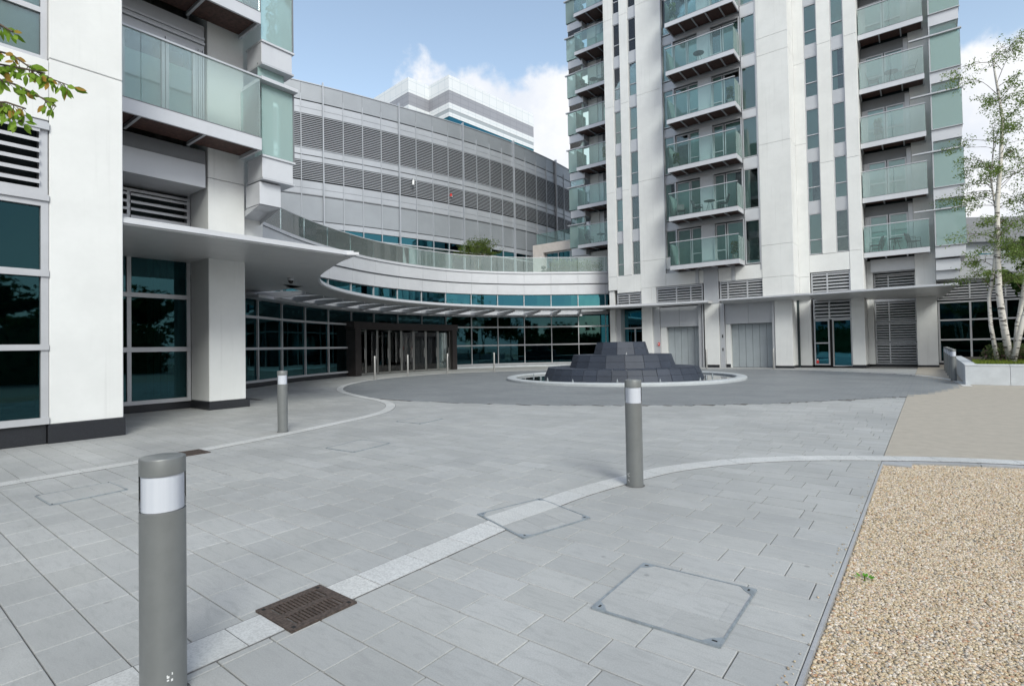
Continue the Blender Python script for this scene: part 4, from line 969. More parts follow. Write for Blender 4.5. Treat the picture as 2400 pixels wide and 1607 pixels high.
# left-hand stack
BL = 35.8
for k in range(1, NF+1):
    z = Z(k)-.06; balcony(TW, 'x', -21.30, -17.3, BL, 37.4, z, ribs=3, h=.26, rail=1.42)
    zt_ = z+.28
    pier(TW, 'white', -21.05, -20.25, 37.4, 38, zt_, z+3.03, ()) ; box('door_jamb', TW, 'frame', -20.24, -19.85, 37.45, 38, zt_, z+3.0)
    window(TW, 'x', -19.84, -18.9, 37.6, zt_, z+2.45, fr=.07, name='balcony_door'); window(TW, 'x', -18.88, -17.95, 37.6, zt_, z+2.45, fr=.07, name='balcony_door')
    box('door_head', TW, 'metal_d', -20.2, -17.4, 37.55, 38, z+2.46, z+3.03)
    q = z+.25
    bay = box('corner_bay', TW, 'metal_l', -22.45, -21.1, 36.7, 38.5, q-.60, q, .004)
    box('bay_glass', bay, 'glass_side', -22.5, -21.25, 36.62, 36.635, q+.04, q+1.80); box('bay_curtain', bay, 'curt2' if k % 2 else 'curt', -22.1, -21.2, 36.8, 36.82, q, q+1.8)
    box('bay_glass', bay, 'glass_side', -22.515, -22.5, 36.62, 38.4, q+.04, q+1.80); box('bay_coping', bay, 'metal', -22.65, -21.05, 36.5, 36.66, q+1.80, q+1.88)
    box('bay_glass', bay, 'glass', -22.4, -21.25, 36.72, 36.735, q+1.92, q+2.40); box('bay_room', bay, 'blind', -22.0, -21.2, 36.9, 36.92, q+1.9, q+2.4); box('bay_frame', bay, 'metal_d', -22.43, -21.2, 36.70, 36.75, q+2.40, q+2.44)
box('wall_panel', TW, 'white', -22.3, -17.4, 37.4, 38, 5, 8.9)
# tower canopies
def wedge(nm, x0, x1, yb, x0f, x1f, yf, par, z=3.93):
    mb = MB(); mb.add([(x0, yb, z-.13), (x1, yb, z-.13), (x1f, yf, z), (x0f, yf, z), (x0, yb, z+.09), (x1, yb, z+.09), (x1f, yf, z+.085), (x0f, yf, z+.085)], [(0, 3, 2, 1), (4, 5, 6, 7), (0, 1, 5, 4), (1, 2, 6, 5), (2, 3, 7, 6), (3, 0, 4, 7)])
    return mb.build(nm, par, 'soffit')
wedge('canopy', -9.68, -5.0, 33.6, -9.66, -5.0, 32.2, TW); 
mb = MB(); mb.add([(-5.0, 34.9, 3.80), (.6, 37.3, 3.72), (1.12, 31.95, 3.95), (-5.0, 32.2, 3.93), (-5.0, 34.9, 4.02), (.6, 37.3, 4.02), (1.12, 31.95, 4.035), (-5.0, 32.2, 4.015)], [(0, 3, 2, 1), (4, 5, 6, 7), (0, 1, 5, 4), (1, 2, 6, 5), (2, 3, 7, 6), (3, 0, 4, 7)]); mb.build('canopy', TW, 'soffit')
for a, b, ya, yb in ((-9.66, -5.0, 32.2, 32.2), (-5.0, 1.13, 32.2, 31.95)):
    mb = MB(); mb.add([(a, ya-.05, 3.96), (b, yb-.05, 3.98), (b, yb-.01, 3.98), (a, ya-.01, 3.96), (a, ya-.05, 4.05), (b, yb-.05, 4.07), (b, yb-.01, 4.07), (a, ya-.01, 4.05)], [(0, 3, 2, 1), (4, 5, 6, 7), (0, 1, 5, 4), (1, 2, 6, 5), (2, 3, 7, 6), (3, 0, 4, 7)]); mb.build('canopy_edge_trim', TW, 'metal_l')
# low wing to the right
LW = thing('low_wing', 'low glazed wing with louvres at the right, partly hidden by the birch trunks', 'building', (3, 40, 0))
window(LW, 'x', .45, 9.0, 40, .12, 3.66, trans=(1.44, 2.58), muls=(1.9, 3.4, 4.9, 6.4, 7.9), fr=.09, gm='glass_low', cur='x', name='shopfront_window', back=False, pr=.05)
louvre(LW, 'x', .45, 9.0, 40, 3.75, 4.85, 6, div=(1.9, 3.4, 4.9, 6.4, 7.9), fr=.07)
box('fascia_panel', LW, 'metal_l', .45, 9.0, 39.8, 40.3, 4.87, 5.45, .004); box('fascia_panel', LW, 'metal', .45, 9, 40, 40.5, 5.47, 6.2); box('plinth', LW, 'plinth', .4, 9, 39.9, 40.1, 0, .11)
box('body', LW, 'dark', .4, 9, 41.5, 50, 0, 6.1); box('side_wall', LW, 'metal', 8.98, 9.3, 39.9, 50, 0, 6.2)
# terrace pavilion (beige frame)
TH_ = thing('terrace_room', 'beige stone framed glazed room on the terrace left of the tower', 'building', (-25.5, 38.5, 6.6))
box('frame_post', TH_, 'beige', -27.2, -26.1, 38, 38.6, 6.58, 10.3); box('roof_beam', TH_, 'beige', -26.09, -21.8, 38, 38.6, 9.55, 10.3)
window(TH_, 'x', -26.05, -22.3, 38.4, 6.6, 9.52, muls=(-24.8, -23.6), fr=.07, gm='glass_dk', cur='x', back=False); box('body', TH_, 'dark', -27.15, -21.8, 39.6, 44, 6.58, 10.25)
for k in range(4): box('roof_rail_glass', TH_, 'glass_bal', -27.0+1.3*k, -25.72+1.3*k, 38.3, 38.315, 10.32, 11.3)
# dark building far right
FR_ = thing('far_building', 'dark roofed blue glass building far right behind the birch', 'building', (12, 75, 0))
mb = MB(); 
c0 = wv(58, 70); 
def fb(nm, x0, x1, y0, y1, z0, z1, m):
    mb = MB(); mb.prism([wv(x0, y0), wv(x1, y0), wv(x1, y1), wv(x0, y1)], z0, z1); return mb.build(nm, FR_, m)
fb('wall', 60, 95, 70, 90, 0, 14.0, 'door'); fb('roof', 59, 96, 69, 91, 14.0, 17.2, 'metal_d')
for k in range(10):
    for j in range(3): fb('window', 61.5+2.2*k, 63.1+2.2*k, 69.8, 70.05, 3.0+3.6*j, 5.4+3.6*j, 'glass_dk')

# ================================================================== FOUNTAIN
FX, FY = -10.9, 21.9
FT = thing('fountain', 'stepped round fountain clad in dark slate tiles inside a pale granite rim', 'fountain', (FX, FY, 0))
o = MB().lathe([(4.74, -.02), (4.74, .08), (4.77, .115), (4.81, .125), (5.08, .125), (5.14, .11), (5.16, .08), (5.16, 0)], 96, (FX, FY)).build('rim', FT, 'rim'); autosmooth(o, 30)
MB().lathe([(0, .035), (4.75, .035)], 64, (FX, FY)).build('basin_water', FT, 'water'); 
for ti, (r0, r1, z0, z1, rows, n) in enumerate(((3.50, 3.30, .03, .50, 2, 36), (2.34, 2.16, .50, 1.05, 2, 18), (1.24, 1.08, 1.05, 1.60, 2, 10))):
    o = MB().lathe([(r0-.06, z0), (r1-.06, z1-.01), (0, z1-.012)], 48, (FX, FY)).build('core', FT, 'kerb')
    for rw in range(rows):
        za, zb_ = z0+(z1-z0)*rw/rows+.004, z0+(z1-z0)*(rw+1)/rows-.004; ra, rb_ = r0+(r1-r0)*rw/rows, r0+(r1-r0)*(rw+1)/rows
        for k in range(n):
            a0 = 2*math.pi*k/n+.004/ra*2; a1 = 2*math.pi*(k+1)/n-.004/ra*2; mb = MB(); vs = []
            j = rr.uniform(-.006, .006)
            for (r, z) in ((ra+j, za), (rb_+j, zb_), (rb_-.05, zb_), (ra-.05, za)):
                for a in (a0, a1): vs.append((FX+r*math.cos(a), FY+r*math.sin(a), z))
            mb.add(vs, [(0, 1, 3, 2), (2, 3, 5, 4), (4, 5, 7, 6), (6, 7, 1, 0), (0, 2, 4, 6), (1, 7, 5, 3)]); mb.build('slate_tile', FT, 'slate')
    for k in range(n):
        a0 = 2*math.pi*k/n+.01; a1 = 2*math.pi*(k+1)/n-.01; ri = (2.34, 1.24, .0)[ti]; mb = MB()
        pts = [(FX+r1*math.cos(a0), FY+r1*math.sin(a0)), (FX+r1*math.cos(a1), FY+r1*math.sin(a1)), (FX+ri*math.cos(a1), FY+ri*math.sin(a1)), (FX+ri*math.cos(a0), FY+ri*math.sin(a0))]
        if ti == 2: pts = pts[:2]+[(FX, FY)]
        mb.prism(pts, z1-.02, z1+.012); mb.build('slate_coping', FT, 'slate')
for k in range(15):
    a = 2*math.pi*k/15+.1; r = 3.9+.25*(k % 3-1); x, y_ = FX+r*math.cos(a), FY+r*math.sin(a)
    MB().lathe([(0, .03), (.045, .03), (.03, .14), (.012, .16), (.012, .20)], 8, (x, y_)).build('nozzle', FT, 'galv')

# ================================================================== BOLLARDS
def bollard_thing(lbl, x, y_, h, proto=None, group='lit bollards along the white lines'):
    if proto:
        r = proto.copy(); C.objects.link(r); r.location = (x, y_, 0); r['label'] = lbl; r['group'] = group; r.rotation_euler[2] = rr.uniform(0, 6); r.scale[2] = 1.075
        for ch in proto.children:
            c = ch.copy(); C.objects.link(c); c.parent = r
        return r
    t = thing('bollard', lbl, 'bollard', (x, y_, 0), group); R = .088
    o = MB().lathe([(R-.004, 0), (R, .004), (R, .779*h), (R-.001, .78*h), (0, .78*h)], 40, (x, y_)).build('post', t, 'bollard'); autosmooth(o)
    o = MB().lathe([(R-.007, .7815*h), (R-.007, .928*h)], 40, (x, y_)).build('lamp_lens', t, 'lens'); autosmooth(o)
    o = MB().lathe([(R, .7815*h), (R, .928*h)], 40, (x, y_)).build('clear_sleeve', t, 'sleeve'); autosmooth(o)
    o = MB().lathe([(R-.008, .9295*h), (R, .9295*h), (R, .994*h), (R-.002, .9985*h), (R-.006, h), (0, h)], 40, (x, y_)).build('cap', t, 'bollard'); autosmooth(o, 50)
    o = MB().lathe([(R+.014, -.005), (R+.014, .006), (R-.01, .006)], 32, (x, y_)).build('base_joint', t, 'mortar')
    return t
m, t, b = mat('bollard_lens'); 
mp = N(t, 'ShaderNodeTexCoord'); gr = N(t, 'ShaderNodeTexNoise', i_Scale=1.0, i_Detail=2.0); mq = N(t, 'ShaderNodeMapping'); mq.inputs['Scale'].default_value = (90, 90, .5); L(t, mp.outputs['Object'], mq.inputs[0]); L(t, mq.outputs[0], gr.inputs[0])
L(t, MIXC(t, gr.outputs[0], (.58, .61, .68), (.70, .72, .78)), b.inputs['Base Color']); b.inputs['Roughness'].default_value = .35; MT['lens'] = m
MT['sleeve'] = glassmat('bollard_sleeve', (.985, .99, .995), 1.12)
bp1 = bollard_thing('thick bollard with pale lamp band, nearest the camera at lower left, scuffed near its foot', -2.67, .905, 1.045)

# scuffs of pale paint near the foot of the near bollard
for k in range(9):
    a = math.radians(-4+rr.uniform(-7, 7)); z = rr.uniform(.05, .15); R = .0888; x, y_ = -2.67+R*math.cos(a), .905+R*math.sin(a)
    cbox('paint_scuff', bp1, 'plastic_w', (x, y_, z), (.0015, rr.uniform(.003, .010), rr.uniform(.004, .012)), a)
bollard_thing('slim-looking lit bollard at left beside the curving white line, in front of the dark glazing', -9.42, 5.15, 1.115, bp1)
bollard_thing('lit bollard standing alone mid-plaza beside the white band, in front of the fountain', -2.50, 5.28, 1.115, bp1)
RL = ['nearest bollard of the row by the planter corner', 'second bollard of the row beside the planter, counted from the nearest', 'third bollard of the row beside the planter', 'fourth bollard of the row beside the planter', 'farthest bollard of the row beside the planter']
for k, yy in enumerate((24.6, 26.4, 28.3, 30.4, 32.6)):
    bollard_thing(RL[k], .66-.01*k, yy, 1.115, bp1, 'bollards in a row beside the planter')
# thin steel posts
PL = ['slim steel post left of the portal doors, leftmost of all the slim posts', 'slim steel post in front of the middle of the portal doors', 'slim steel post just right of the dark portal', 'slim steel post in front of the glazing left of the fountain', 'slim steel post by the white pier between the two service doors', 'slim steel post at the right edge of the right service door']
pp0 = None
for k, (x, y_) in enumerate(((-21.35, 16.4), (-22.05, 19.1), (-22.15, 22.2), (-20.7, 24.7), (-10.2, 31.35), (-6.75, 31.95))):
    if pp0 is None:
        t = thing('steel_post', PL[k], 'post', (x, y_, 0), 'slim steel posts round the drive'); o = MB().lathe([(.05, 0), (.05, 1.13), (.046, 1.14), (0, 1.14)], 16, (x, y_)).build('post', t, 'steel'); autosmooth(o)
        o = MB().lathe([(.075, .0), (.075, .012), (.05, .014)], 16, (x, y_)).build('base_ring', t, 'steel'); pp0 = t
    else:
        r = pp0.copy(); C.objects.link(r); r.location = (x, y_, 0); r['label'] = PL[k]
        for ch in pp0.children: c = ch.copy(); C.objects.link(c); c.parent = r

# ================================================================== PLANTER, TREES
PT = thing('planter', 'raised planter of pale granite slabs with heather-like shrubs, right of the bollard row', 'planter', (1, 23, 0))
px0, py0 = .90, 22.75; n_ = 12
for k in range(n_):
    a = px0+1.08*k+(0 if k else 0); box('granite_slab', PT, 'planter', a+(.0 if k == 0 else .004), a+1.076, py0, py0+.12, 0, .60, .006)
for k in range(9):
    a = py0+.125+1.2*k; box('granite_slab', PT, 'planter', px0, px0+.12, a+.004, a+1.196, 0, .60, .006)
for k in range(n_): box('coping_slab', PT, 'planter', px0-.01+1.08*k, px0+1.07+1.08*k-.004, py0-.01, py0+.32, .602, .66, .006)
for k in range(9): box('coping_slab', PT, 'planter', px0-.01, px0+.32, py0+.325+1.2*k, py0+.325+1.196+1.2*k, .602, .66, .006)
box('soil', PT, 'soil', px0+.12, px0+12.8, py0+.12, py0+11, .3, .62)
r9 = random.Random(9)
def blades(mb, x0, x1, y0, y1, z, n, h, rnd):
    for _ in range(n):
        x, y_ = rnd.uniform(x0, x1), rnd.uniform(y0, y1); a = rnd.uniform(0, 6.28); w_ = .012; hh = h*rnd.uniform(.4, 1.2); dx, dy = math.cos(a)*w_, math.sin(a)*w_; lx, ly = rnd.gauss(0, .03), rnd.gauss(0, .03)
        mb.add([(x-dx, y_-dy, z), (x+dx, y_+dy, z), (x+lx, y_+ly, z+hh)], [(0, 1, 2)])
    return mb
tag(blades(MB(), px0+.3, px0+6, py0+.3, py0+3.2, .62, 9000, .15, r9).build('planter_grass', None, 'turf'), 'low yellow-green ground cover along the planter edge', 'ground cover', kind='stuff')
for k, (x, y_, rx, hh, lb) in enumerate(((2.2, 25.3, .85, .65, 'left low green shrub mound in the planter, beside the birch stems'), (3.4, 24.9, .8, .75, 'reddish-green shrub mound right of the birch stems'), (2.9, 26.6, 1.0, .7, 'shrub mound behind the birch stems in the planter'), (4.9, 25.4, 1.0, .7, 'shrub mound at the far right edge of the planter view'))):
    t = thing('shrub', lb, 'shrub', (x, y_, .6), 'shrub mounds in the planter')
    cs_ = [((x+r9.uniform(-rx, rx)*.65, y_+r9.uniform(-rx, rx)*.5, .75+r9.uniform(0, hh*.55)), .38) for _ in range(16)]
    leaves(MB(), cs_, 3800, 0, .045, r9).build('foliage', t, 'heath')
    mb = MB()
    for _ in range(14): a = r9.uniform(0, 6.28); mb.tube([(x, y_, .6), (x+.4*math.cos(a), y_+.4*math.sin(a), .6+hh*.8)], [.015, .005], 4)
    mb.build('stems', t, 'bark')

def grow(mb, tips, p, d, L_, r, depth, rnd, spread=.6, droop=0.):
    pts = [Vector(p)]; dd = Vector(d).normalized(); n = 4
    for i in range(n):
        dd = (dd+Vector((rnd.gauss(0, .10), rnd.gauss(0, .10), rnd.gauss(0, .06)-droop))).normalized(); pts.append(pts[-1]+dd*L_/n)
    mb.tube(pts, [r*(1-.13*i) for i in range(n+1)], 5 if depth > 1 else 4, False)
    if depth <= 1: tips += [(tuple(q), .28*L_+.08) for q in pts[2:]]
    if depth == 0: return
    for k in range(rnd.choice((2, 3, 3))):
        q = pts[rnd.choice((2, 3, 4))]; a = rnd.uniform(0, 6.28)
        nd = (dd+Vector((math.cos(a), math.sin(a), rnd.uniform(-.2, .4)))*spread).normalized(); grow(mb, tips, q, nd, L_*rnd.uniform(.55, .75), r*.55, depth-1, rnd, spread, droop)
# multi-stemmed birch
BT = thing('birch_tree', 'multi-stemmed silver birch with thin airy crown in the planter at right', 'tree', (2.15, 25.1, .6))
rB = random.Random(21)
def cw(px, py, depth):
    d_ = FW+RT*((px-1200)/FPX)-UP*((py-787)/FPX); return Vector((0, 0, H))+d_*depth
bpaths = [[(2337, 806), (2322, 760), (2318, 700), (2330, 620), (2338, 520), (2322, 420), (2330, 330)],
          [(2368, 808), (2352, 760), (2342, 690), (2338, 600), (2337, 480), (2345, 380), (2350, 280), (2335, 190), (2325, 130)],
          [(2378, 808), (2386, 760), (2396, 700), (2412, 600), (2425, 480), (2420, 360), (2440, 240)],
          [(2372, 806), (2400, 740), (2440, 640), (2480, 500), (2500, 380), (2520, 250)]]
br = MB(); tips = []
for bi, pth_ in enumerate(bpaths):
    dp = 18.3+(.25, 0, .2, -.2)[bi]; pts = [cw(x, y_, dp) for x, y_ in pth_]; pts[0].z = .6; n = len(pts)
    r0 = (.06, .105, .085, .08)[bi]; MB().tube(pts, [r0*(1-.85*i/(n-1))+.008 for i in range(n)], 10).build('stem', BT, 'birch', True)
    for i in range(3, n):
        for k in range(7 if i < n-1 else 5):
            a = rB.uniform(0, 6.28); q = pts[i-1].lerp(pts[i], rB.random()); grow(br, tips, q, (math.cos(a), math.sin(a), rB.uniform(.3, 1.6)), rB.uniform(.4, 1.0), .012, 2, rB, .75, .10)
br.build('branches', BT, 'bark')
leaves(MB(), tips, 21000, 0, .038, rB).build('crown', BT, 'leaf_birch')
# generic leafy tree
def leafy(name, label, x, y_, z0, h, cr, n, lm, rnd, group=None, size=.10, trunk=True, stems=1, airy=1.0):
    t = thing(name, label, 'tree' if 'tree' in name else 'bush', (x, y_, z0), group)
    mb = MB(); tips = []
    for s in range(stems):
        a = 6.28*s/stems+rnd.random(); lean = .12 if stems == 1 else .35
        top = Vector((x+math.cos(a)*lean*h*.4, y_+math.sin(a)*lean*h*.4, z0+h*.5)); r0 = (.022 if stems == 1 else .012)*h
        mb.tube([(x, y_, z0), ((x+top.x)/2, (y_+top.y)/2, z0+h*.28), top], [r0, r0*.8, r0*.55], 7)
        for k in range(5):
            b = rnd.uniform(0, 6.28); grow(mb, tips, top.lerp(Vector((x, y_, z0+h*.25)), rnd.random()*.7), (math.cos(b), math.sin(b), rnd.uniform(.4, 1.3)), h*.26, r0*.4, 2, rnd, .8)
    mb.build('trunk', t, 'bark')
    cl = []
    for _ in range(int(26*airy)):
        while True:
            d = Vector((rnd.uniform(-1, 1), rnd.uniform(-1, 1), rnd.uniform(-1, 1)))
            if d.length < 1: break
        cl.append(((x+d.x*cr, y_+d.y*cr, z0+h*.62+d.z*h*.36), cr*.30))
    leaves(MB(), tips+cl, n, 0, size, rnd).build('crown', t, lm); return t
rt = random.Random(31)
leafy('terrace_tree', 'small multi-stemmed green tree on the terrace behind the glass rail, mid picture', -26.5, 29.9, 6.7, 3.5, 1.25, 4200, 'leaf_mid', rt, 'planting on the terrace', .055, stems=6, airy=.6)
leafy('terrace_bush', 'dark green bush on the terrace under the corner bay at left', -23.6, 10.6, 6.65, 2.3, .85, 2600, 'leaf_dark', rt, 'planting on the terrace', .06, stems=4)
leafy('terrace_bush', 'rounded green bush low behind the glass rail, right of the corner bay', -26.6, 14.6, 6.65, 1.5, .8, 2000, 'leaf_mid', rt, 'planting on the terrace', .05, stems=5)
hx = [(-21.6, 33.4), (-21.0, 34.2), (-20.4, 34.9), (-19.8, 35.6)]
hd_ = thing('hedge', 'pale leafy hedge behind the glass at the right end of the terrace', 'hedge', (-20.7, 34.6, 6.7))
pot = MB(); [pot.box(x-.45, x+.45, y_-.3, y_+.3, 6.6, 6.85) for x, y_ in hx[::2]]; pot.build('trough', hd_, 'metal_d')
leaves(MB(), [((x+k*.25, y_+k*.1, 7.1+.25*j), .42) for x, y_ in hx for j in range(3) for k in (-1, 1)], 3800, 0, .055, rt).build('foliage', hd_, 'leaf_pale')
tp = thing('topiary_pair', 'small dark clipped shrub at the left end of the terrace hedge', 'shrub', (-22.6, 32.9, 6.7)); leaves(MB(), [((-22.6, 32.9, 7.0), .22), ((-22.65, 32.95, 7.35), .2), ((-22.35, 33.15, 7.15), .18)], 700, 0, .04, rt).build('foliage', tp, 'leaf_dark'); MB().lathe([(.2, 6.6), (.22, 6.8), (0, 6.8)], 12, (-22.6, 32.9)).build('pot', tp, 'metal_d')
for k, (x, y_, h_) in enumerate(((5.2, 33, 7.5), (9.0, 31, 8.5), (8.0, 37, 9.5), (13, 34, 9), (12.0, 28, 8))):
    leafy('street_tree', ['dark leafy tree behind the birch stems at the right edge', 'taller dark tree beyond the planter, off the right edge', 'dark tree behind the low wing roof at far right', 'large dark tree out past the right edge of view', 'dark tree nearest the planter at far right'][k], x, y_, 0, h_, h_*.3, 6000, 'leaf_dark', rt, 'dark trees beyond the planter', .12)
# unseen surroundings behind the camera, put in for the glazing to reflect
proto_t = leafy('park_tree', 'broad green park tree behind the viewer, first of the row', -14, -16, 0, 11, 4.2, 6500, 'leaf_dark', rt, 'park trees across the road', .36)
TLb = ['second', 'third', 'fourth', 'fifth', 'sixth', 'seventh', 'eighth', 'ninth', 'tenth', 'eleventh']
for k, (x, y_) in enumerate(((-3, -18), (8, -15), (17, -8), (22, 4), (24, 16), (23, 27), (-26, -14), (28, -4), (-38, -15), (30, 12))):
    r = proto_t.copy(); C.objects.link(r); r.location = (x, y_, 0); r['label'] = 'broad green park tree behind the viewer, %s of the row' % TLb[k]; r.rotation_euler[2] = k*1.3; r.scale = (1, 1, .50+.05*(k % 5))
    for ch in proto_t.children: c = ch.copy(); C.objects.link(c); c.parent = r
hgp = None
for k, (x, y_, rot) in enumerate(((-20, -9.5, 0), (-8, -9.5, 0), (4, -9.5, 0), (13, -3, 1.57), (13.5, 9, 1.57), (-32, -9.5, 0))):
    lb_ = 'long dark hedge added unseen behind the viewer for reflections, %s of the run' % ('first', 'second', 'third', 'fourth', 'fifth', 'sixth')[k]
    if hgp is None:
        hgp = thing('reflection_hedge', lb_, 'hedge', (x, y_, 0), 'added reflection hedges behind the viewer'); MB().box(x-5.9, x+5.9, y_-.8, y_+.8, 0, 2.9).build('stems', hgp, 'hedge')  # unseen hedge added to darken the low glazing reflections, solid dark box inside
        leaves(MB(), [((x-6+.5*i, y_+.1, .5+.75*j), .95) for i in range(25) for j in range(4)], 5000, 0, .22, rt).build('foliage', hgp, 'leaf_dark')
    else:
        r = hgp.copy(); C.objects.link(r); r.location = (x, y_, 0); r.rotation_euler[2] = rot; r['label'] = lb_
        for ch in hgp.children: c = ch.copy(); C.objects.link(c); c.parent = r
ob = thing('reflection_block', 'long grey block added unseen behind the viewer for reflections', 'building', (10, -45, 0))  # never in view, added so the glazing has a building to reflect
box('wall', ob, 'facade', -70, 60, -60, -45, 0, 7.6); box('roof', ob, 'metal_d', -71, 61, -61, -44.8, 7.6, 8.1)
for k in range(24):
    for j in range(2): box('window', ob, 'glass_dk', -68+5.2*k, -64+5.2*k, -45.05, -44.95, 1.2+3.4*j, 3.6+3.4*j)

# ---- leafy branch reaching in at top left
FT_ = thing('street_sapling', 'young tree whose branch of green and orange leaves hangs in at top left', 'tree', (-7.4, .9, 0))
rf = random.Random(8); tk = MB(); tk.tube([(-5.55, -.15, 0), (-5.5, -.1, 2.0), (-5.45, 0, 3.6), (-5.4, .05, 5.2)], [.07, .06, .045, .02], 10); tk.build('trunk', FT_, 'bark', True)
bm_ = MB(); lv = MB()
def leaf(mb, p, d, s_, nrm):
    d = Vector(d).normalized(); w_ = d.cross(Vector(nrm)).normalized(); p = Vector(p)
    mb.add([p, p+d*s_*.35+w_*s_*.22, p+d*s_*.7+w_*s_*.17, p+d*s_, p+d*s_*.7-w_*s_*.17, p+d*s_*.35-w_*s_*.22], [(0, 1, 2, 3), (0, 3, 4, 5)])
DF = 3.3
for path in ([(-140, 60), (-40, 110), (30, 130), (80, 165), (120, 185), (160, 200)], [(-120, 130), (-20, 180), (40, 200), (90, 225), (130, 250)], [(-100, 200), (-20, 225), (20, 262), (50, 285)], [(-60, 40), (-5, 55), (30, 75)], [(-90, 150), (-10, 150), (50, 160), (105, 172)], [(-110, 220), (-30, 240), (15, 240), (60, 255)]):
    pts = [cw(x, y_, DF) for x, y_ in path]; pts = [Vector((-5.42, .03, 3.4))]+pts
    bm_.tube(pts, [.02]+[.008-.001*i for i in range(len(pts)-1)], 5)
    for i in range(1, len(pts)):
        for k in range(13 if i > 1 else 5):
            q = pts[i-1].lerp(pts[i], rf.random()) if i > 1 else pts[1].lerp(pts[2], rf.random())
            dirn = RT*rf.uniform(-.5, .9)+UP*rf.uniform(-1.1, -.05)+FW*rf.uniform(-.5, .5)
            st = q+dirn.normalized()*.03; bm_.tube([q, st], .0015, 3, False); leaf(lv, st, dirn, rf.uniform(.05, .08), (FW+RT*rf.uniform(-.7, .7)+UP*rf.uniform(-.5, .5)))
bm_.build('branches', FT_, 'bark'); lv.build('leaves', FT_, 'leaf_fg')

# ================================================================== TERRACE / BALCONY FURNITURE
def chair(lbl, x, y_, z, rot, proto=None, m='furn', group='chairs on the balconies'):
    if proto:
        r = proto.copy(); C.objects.link(r); r.location = (x, y_, z); r.rotation_euler[2] = rot; r['label'] = lbl
        for ch in proto.children: c = ch.copy(); C.objects.link(c); c.parent = r
        return r
    t = thing('balcony_chair', lbl, 'chair', (x, y_, z), group)
    s = MB().box(x-.22, x+.22, y_-.22, y_+.22, z+.42, z+.45); s.build('seat', t, m)
    b_ = MB().add([(x-.22, y_+.20, z+.45), (x+.22, y_+.20, z+.45), (x+.22, y_+.34, z+.92), (x-.22, y_+.34, z+.92), (x-.22, y_+.23, z+.45), (x+.22, y_+.23, z+.45), (x+.22, y_+.37, z+.92), (x-.22, y_+.37, z+.92)], [(0, 1, 2, 3), (7, 6, 5, 4), (0, 4, 5, 1), (1, 5, 6, 2), (2, 6, 7, 3), (3, 7, 4, 0)]); b_.build('backrest', t, m)
    for a, b in ((-1, -1), (1, -1), (-1, 1), (1, 1)): MB().tube([(x+a*.20, y_+b*.20, z+.42), (x+a*.23, y_+b*.24, z)], .013, 5).build('leg', t, m)
    for a in (-1, 1): MB().tube([(x+a*.24, y_-.2, z+.45), (x+a*.24, y_-.2, z+.64), (x+a*.24, y_+.26, z+.66)], .012, 5).build('armrest', t, m)
    r = t; t.rotation_euler[2] = rot; return t
def table(lbl, x, y_, z, proto=None, m='furn', R=.32):
    if proto:
        r = proto.copy(); C.objects.link(r); r.location = (x, y_, z); r['label'] = lbl
        for ch in proto.children: c = ch.copy(); C.objects.link(c); c.parent = r
        return r
    t = thing('balcony_table', lbl, 'table', (x, y_, z), 'tables on the balconies')
    MB().lathe([(0, z+.70), (R, z+.70), (R, z+.725), (0, z+.725)], 20, (x, y_)).build('tabletop', t, m)
    for k in range(3): a = k*2.09; MB().tube([(x+.05*math.cos(a), y_+.05*math.sin(a), z+.70), (x+.26*math.cos(a), y_+.26*math.sin(a), z)], .012, 5).build('leg', t, m)
    return t
ZF = lambda k: Z(k)+.265
c0 = chair('left lounge chair on the lowest right-hand balcony', -2.2, 35.7, ZF(0), -1.2)
chair('right lounge chair on the lowest right-hand balcony', -.5, 35.65, ZF(0), 1.1, c0)
t0 = table('small round table between chairs on the lowest right-hand balcony', -1.3, 35.8, ZF(0))
chair('left chair at the table on the fourth right-hand balcony up', -2.05, 35.6, ZF(3), 1.5, c0); chair('right chair at the table on the fourth right-hand balcony up', -.45, 35.6, ZF(3), -1.5, c0); table('table with chairs seen through frosted glass, fourth right-hand balcony up', -1.25, 35.6, ZF(3), t0)
chair('pale-lit chair on the lowest but one centre balcony, left of its table', -10.9, 32.6, ZF(1), 1.5, c0); chair('chair right of the table on the lowest but one centre balcony', -9.4, 32.6, ZF(1), -1.5, c0); table('table on the lowest but one centre balcony', -10.2, 32.6, ZF(1), t0)
table('round table alone on the fifth centre balcony up', -10.6, 32.5, ZF(4), t0); chair('single chair on the lowest but one centre balcony near its left end', -12.0, 32.7, ZF(1), .4, c0)
table('dark table on the lowest visible balcony of the left stack', -19.6, 36.4, ZF(1)-.06, t0); chair('dark chair left of the table on the lowest visible balcony of the left stack', -20.6, 36.4, ZF(1)-.06, 1.4, c0); chair('dark chair at right on the lowest visible balcony of the left stack', -18.6, 36.5, ZF(1)-.06, -1.4, c0)
chair('dark chair left on the sixth balcony of the left stack', -20.7, 36.3, ZF(5)-.06, 1.3, c0); chair('dark chair right on the sixth balcony of the left stack', -19.3, 36.3, ZF(5)-.06, -1.3, c0); table('dark table on the sixth balcony of the left stack', -20.0, 36.4, ZF(5)-.06, t0)
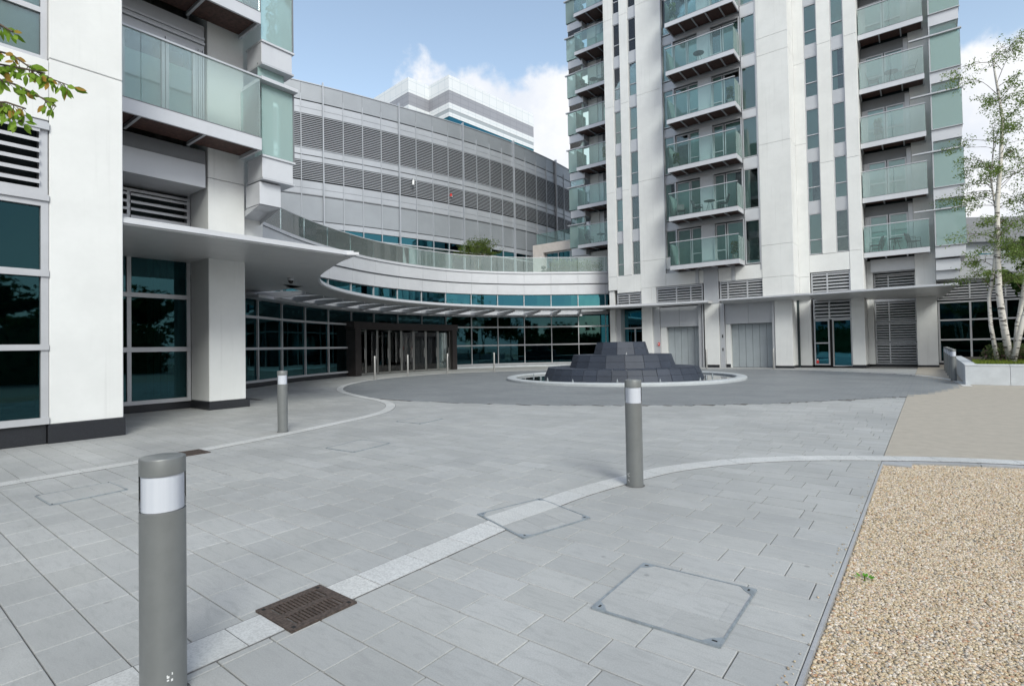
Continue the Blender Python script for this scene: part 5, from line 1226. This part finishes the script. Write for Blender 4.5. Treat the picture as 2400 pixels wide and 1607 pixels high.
# small weed at the gravel edge
wd = thing('weed', 'tiny bright green weed growing in the gravel beside the paving edge', 'plant', (-.36, 4.05, -.02)); r2 = random.Random(4); mb = MB()
for k in range(12): a = r2.uniform(0, 6.28); leaf(mb, (-.36+.03*math.cos(a), 4.05+.03*math.sin(a), -.01), (math.cos(a), math.sin(a), .5), .035, (0, 0, 1))
mb.build('leaves', wd, 'leaf_w'); MB().tube([(-.36, 4.05, -.03), (-.36, 4.05, .01)], .004, 4).build('stem', wd, 'leaf_mid')

# pots and boxes on the balconies
ppot = None
for k, (x, y_, z, lb) in enumerate(((-8.75, 32.35, ZF(0), 'potted plant at the right end of the lowest centre balcony'), (-12.1, 32.4, ZF(2), 'potted plant at the left end of the third centre balcony'), (-8.8, 32.4, ZF(3), 'potted plant at the right end of the fourth centre balcony'), (-19.0, 36.2, ZF(3)-.06, 'potted plant on the middle balcony of the left stack'), (-1.9, 35.5, ZF(2), 'potted plant behind frosted glass on the third right-hand balcony'), (-12.15, 32.5, ZF(5), 'potted plant high up at the left end of the sixth centre balcony'))):
    if ppot is None:
        ppot = thing('balcony_plant', lb, 'plant', (x, y_, z), 'potted plants on the balconies'); MB().lathe([(.12, z), (.16, z+.3), (.14, z+.3), (0, z+.28)], 12, (x, y_)).build('pot', ppot, 'beige')
        leaves(MB(), [((x, y_, z+.45+.13*i), .2) for i in range(5)], 260, 0, .07, rt).build('foliage', ppot, 'leaf_mid')
    else:
        r = ppot.copy(); C.objects.link(r); r.location = (x, y_, z); r['label'] = lb; r.scale = (1, 1, .8+.1*k)
        for ch in ppot.children: c = ch.copy(); C.objects.link(c); c.parent = r
bx_ = thing('storage_box', 'white storage boxes on the seventh balcony of the left stack', 'box', (-19.6, 36.2, ZF(6)-.06))
z = ZF(6)-.06; box('carcass', bx_, 'plastic_w', -20.2, -19.5, 36.0, 36.4, z, z+.62, .02); box('carcass', bx_, 'plastic_w', -19.45, -18.7, 36.05, 36.45, z, z+.78, .02); box('lid', bx_, 'planter', -20.22, -19.48, 35.98, 36.42, z+.62, z+.66, .01); box('lid', bx_, 'planter', -19.47, -18.68, 36.03, 36.47, z+.78, z+.82, .01)
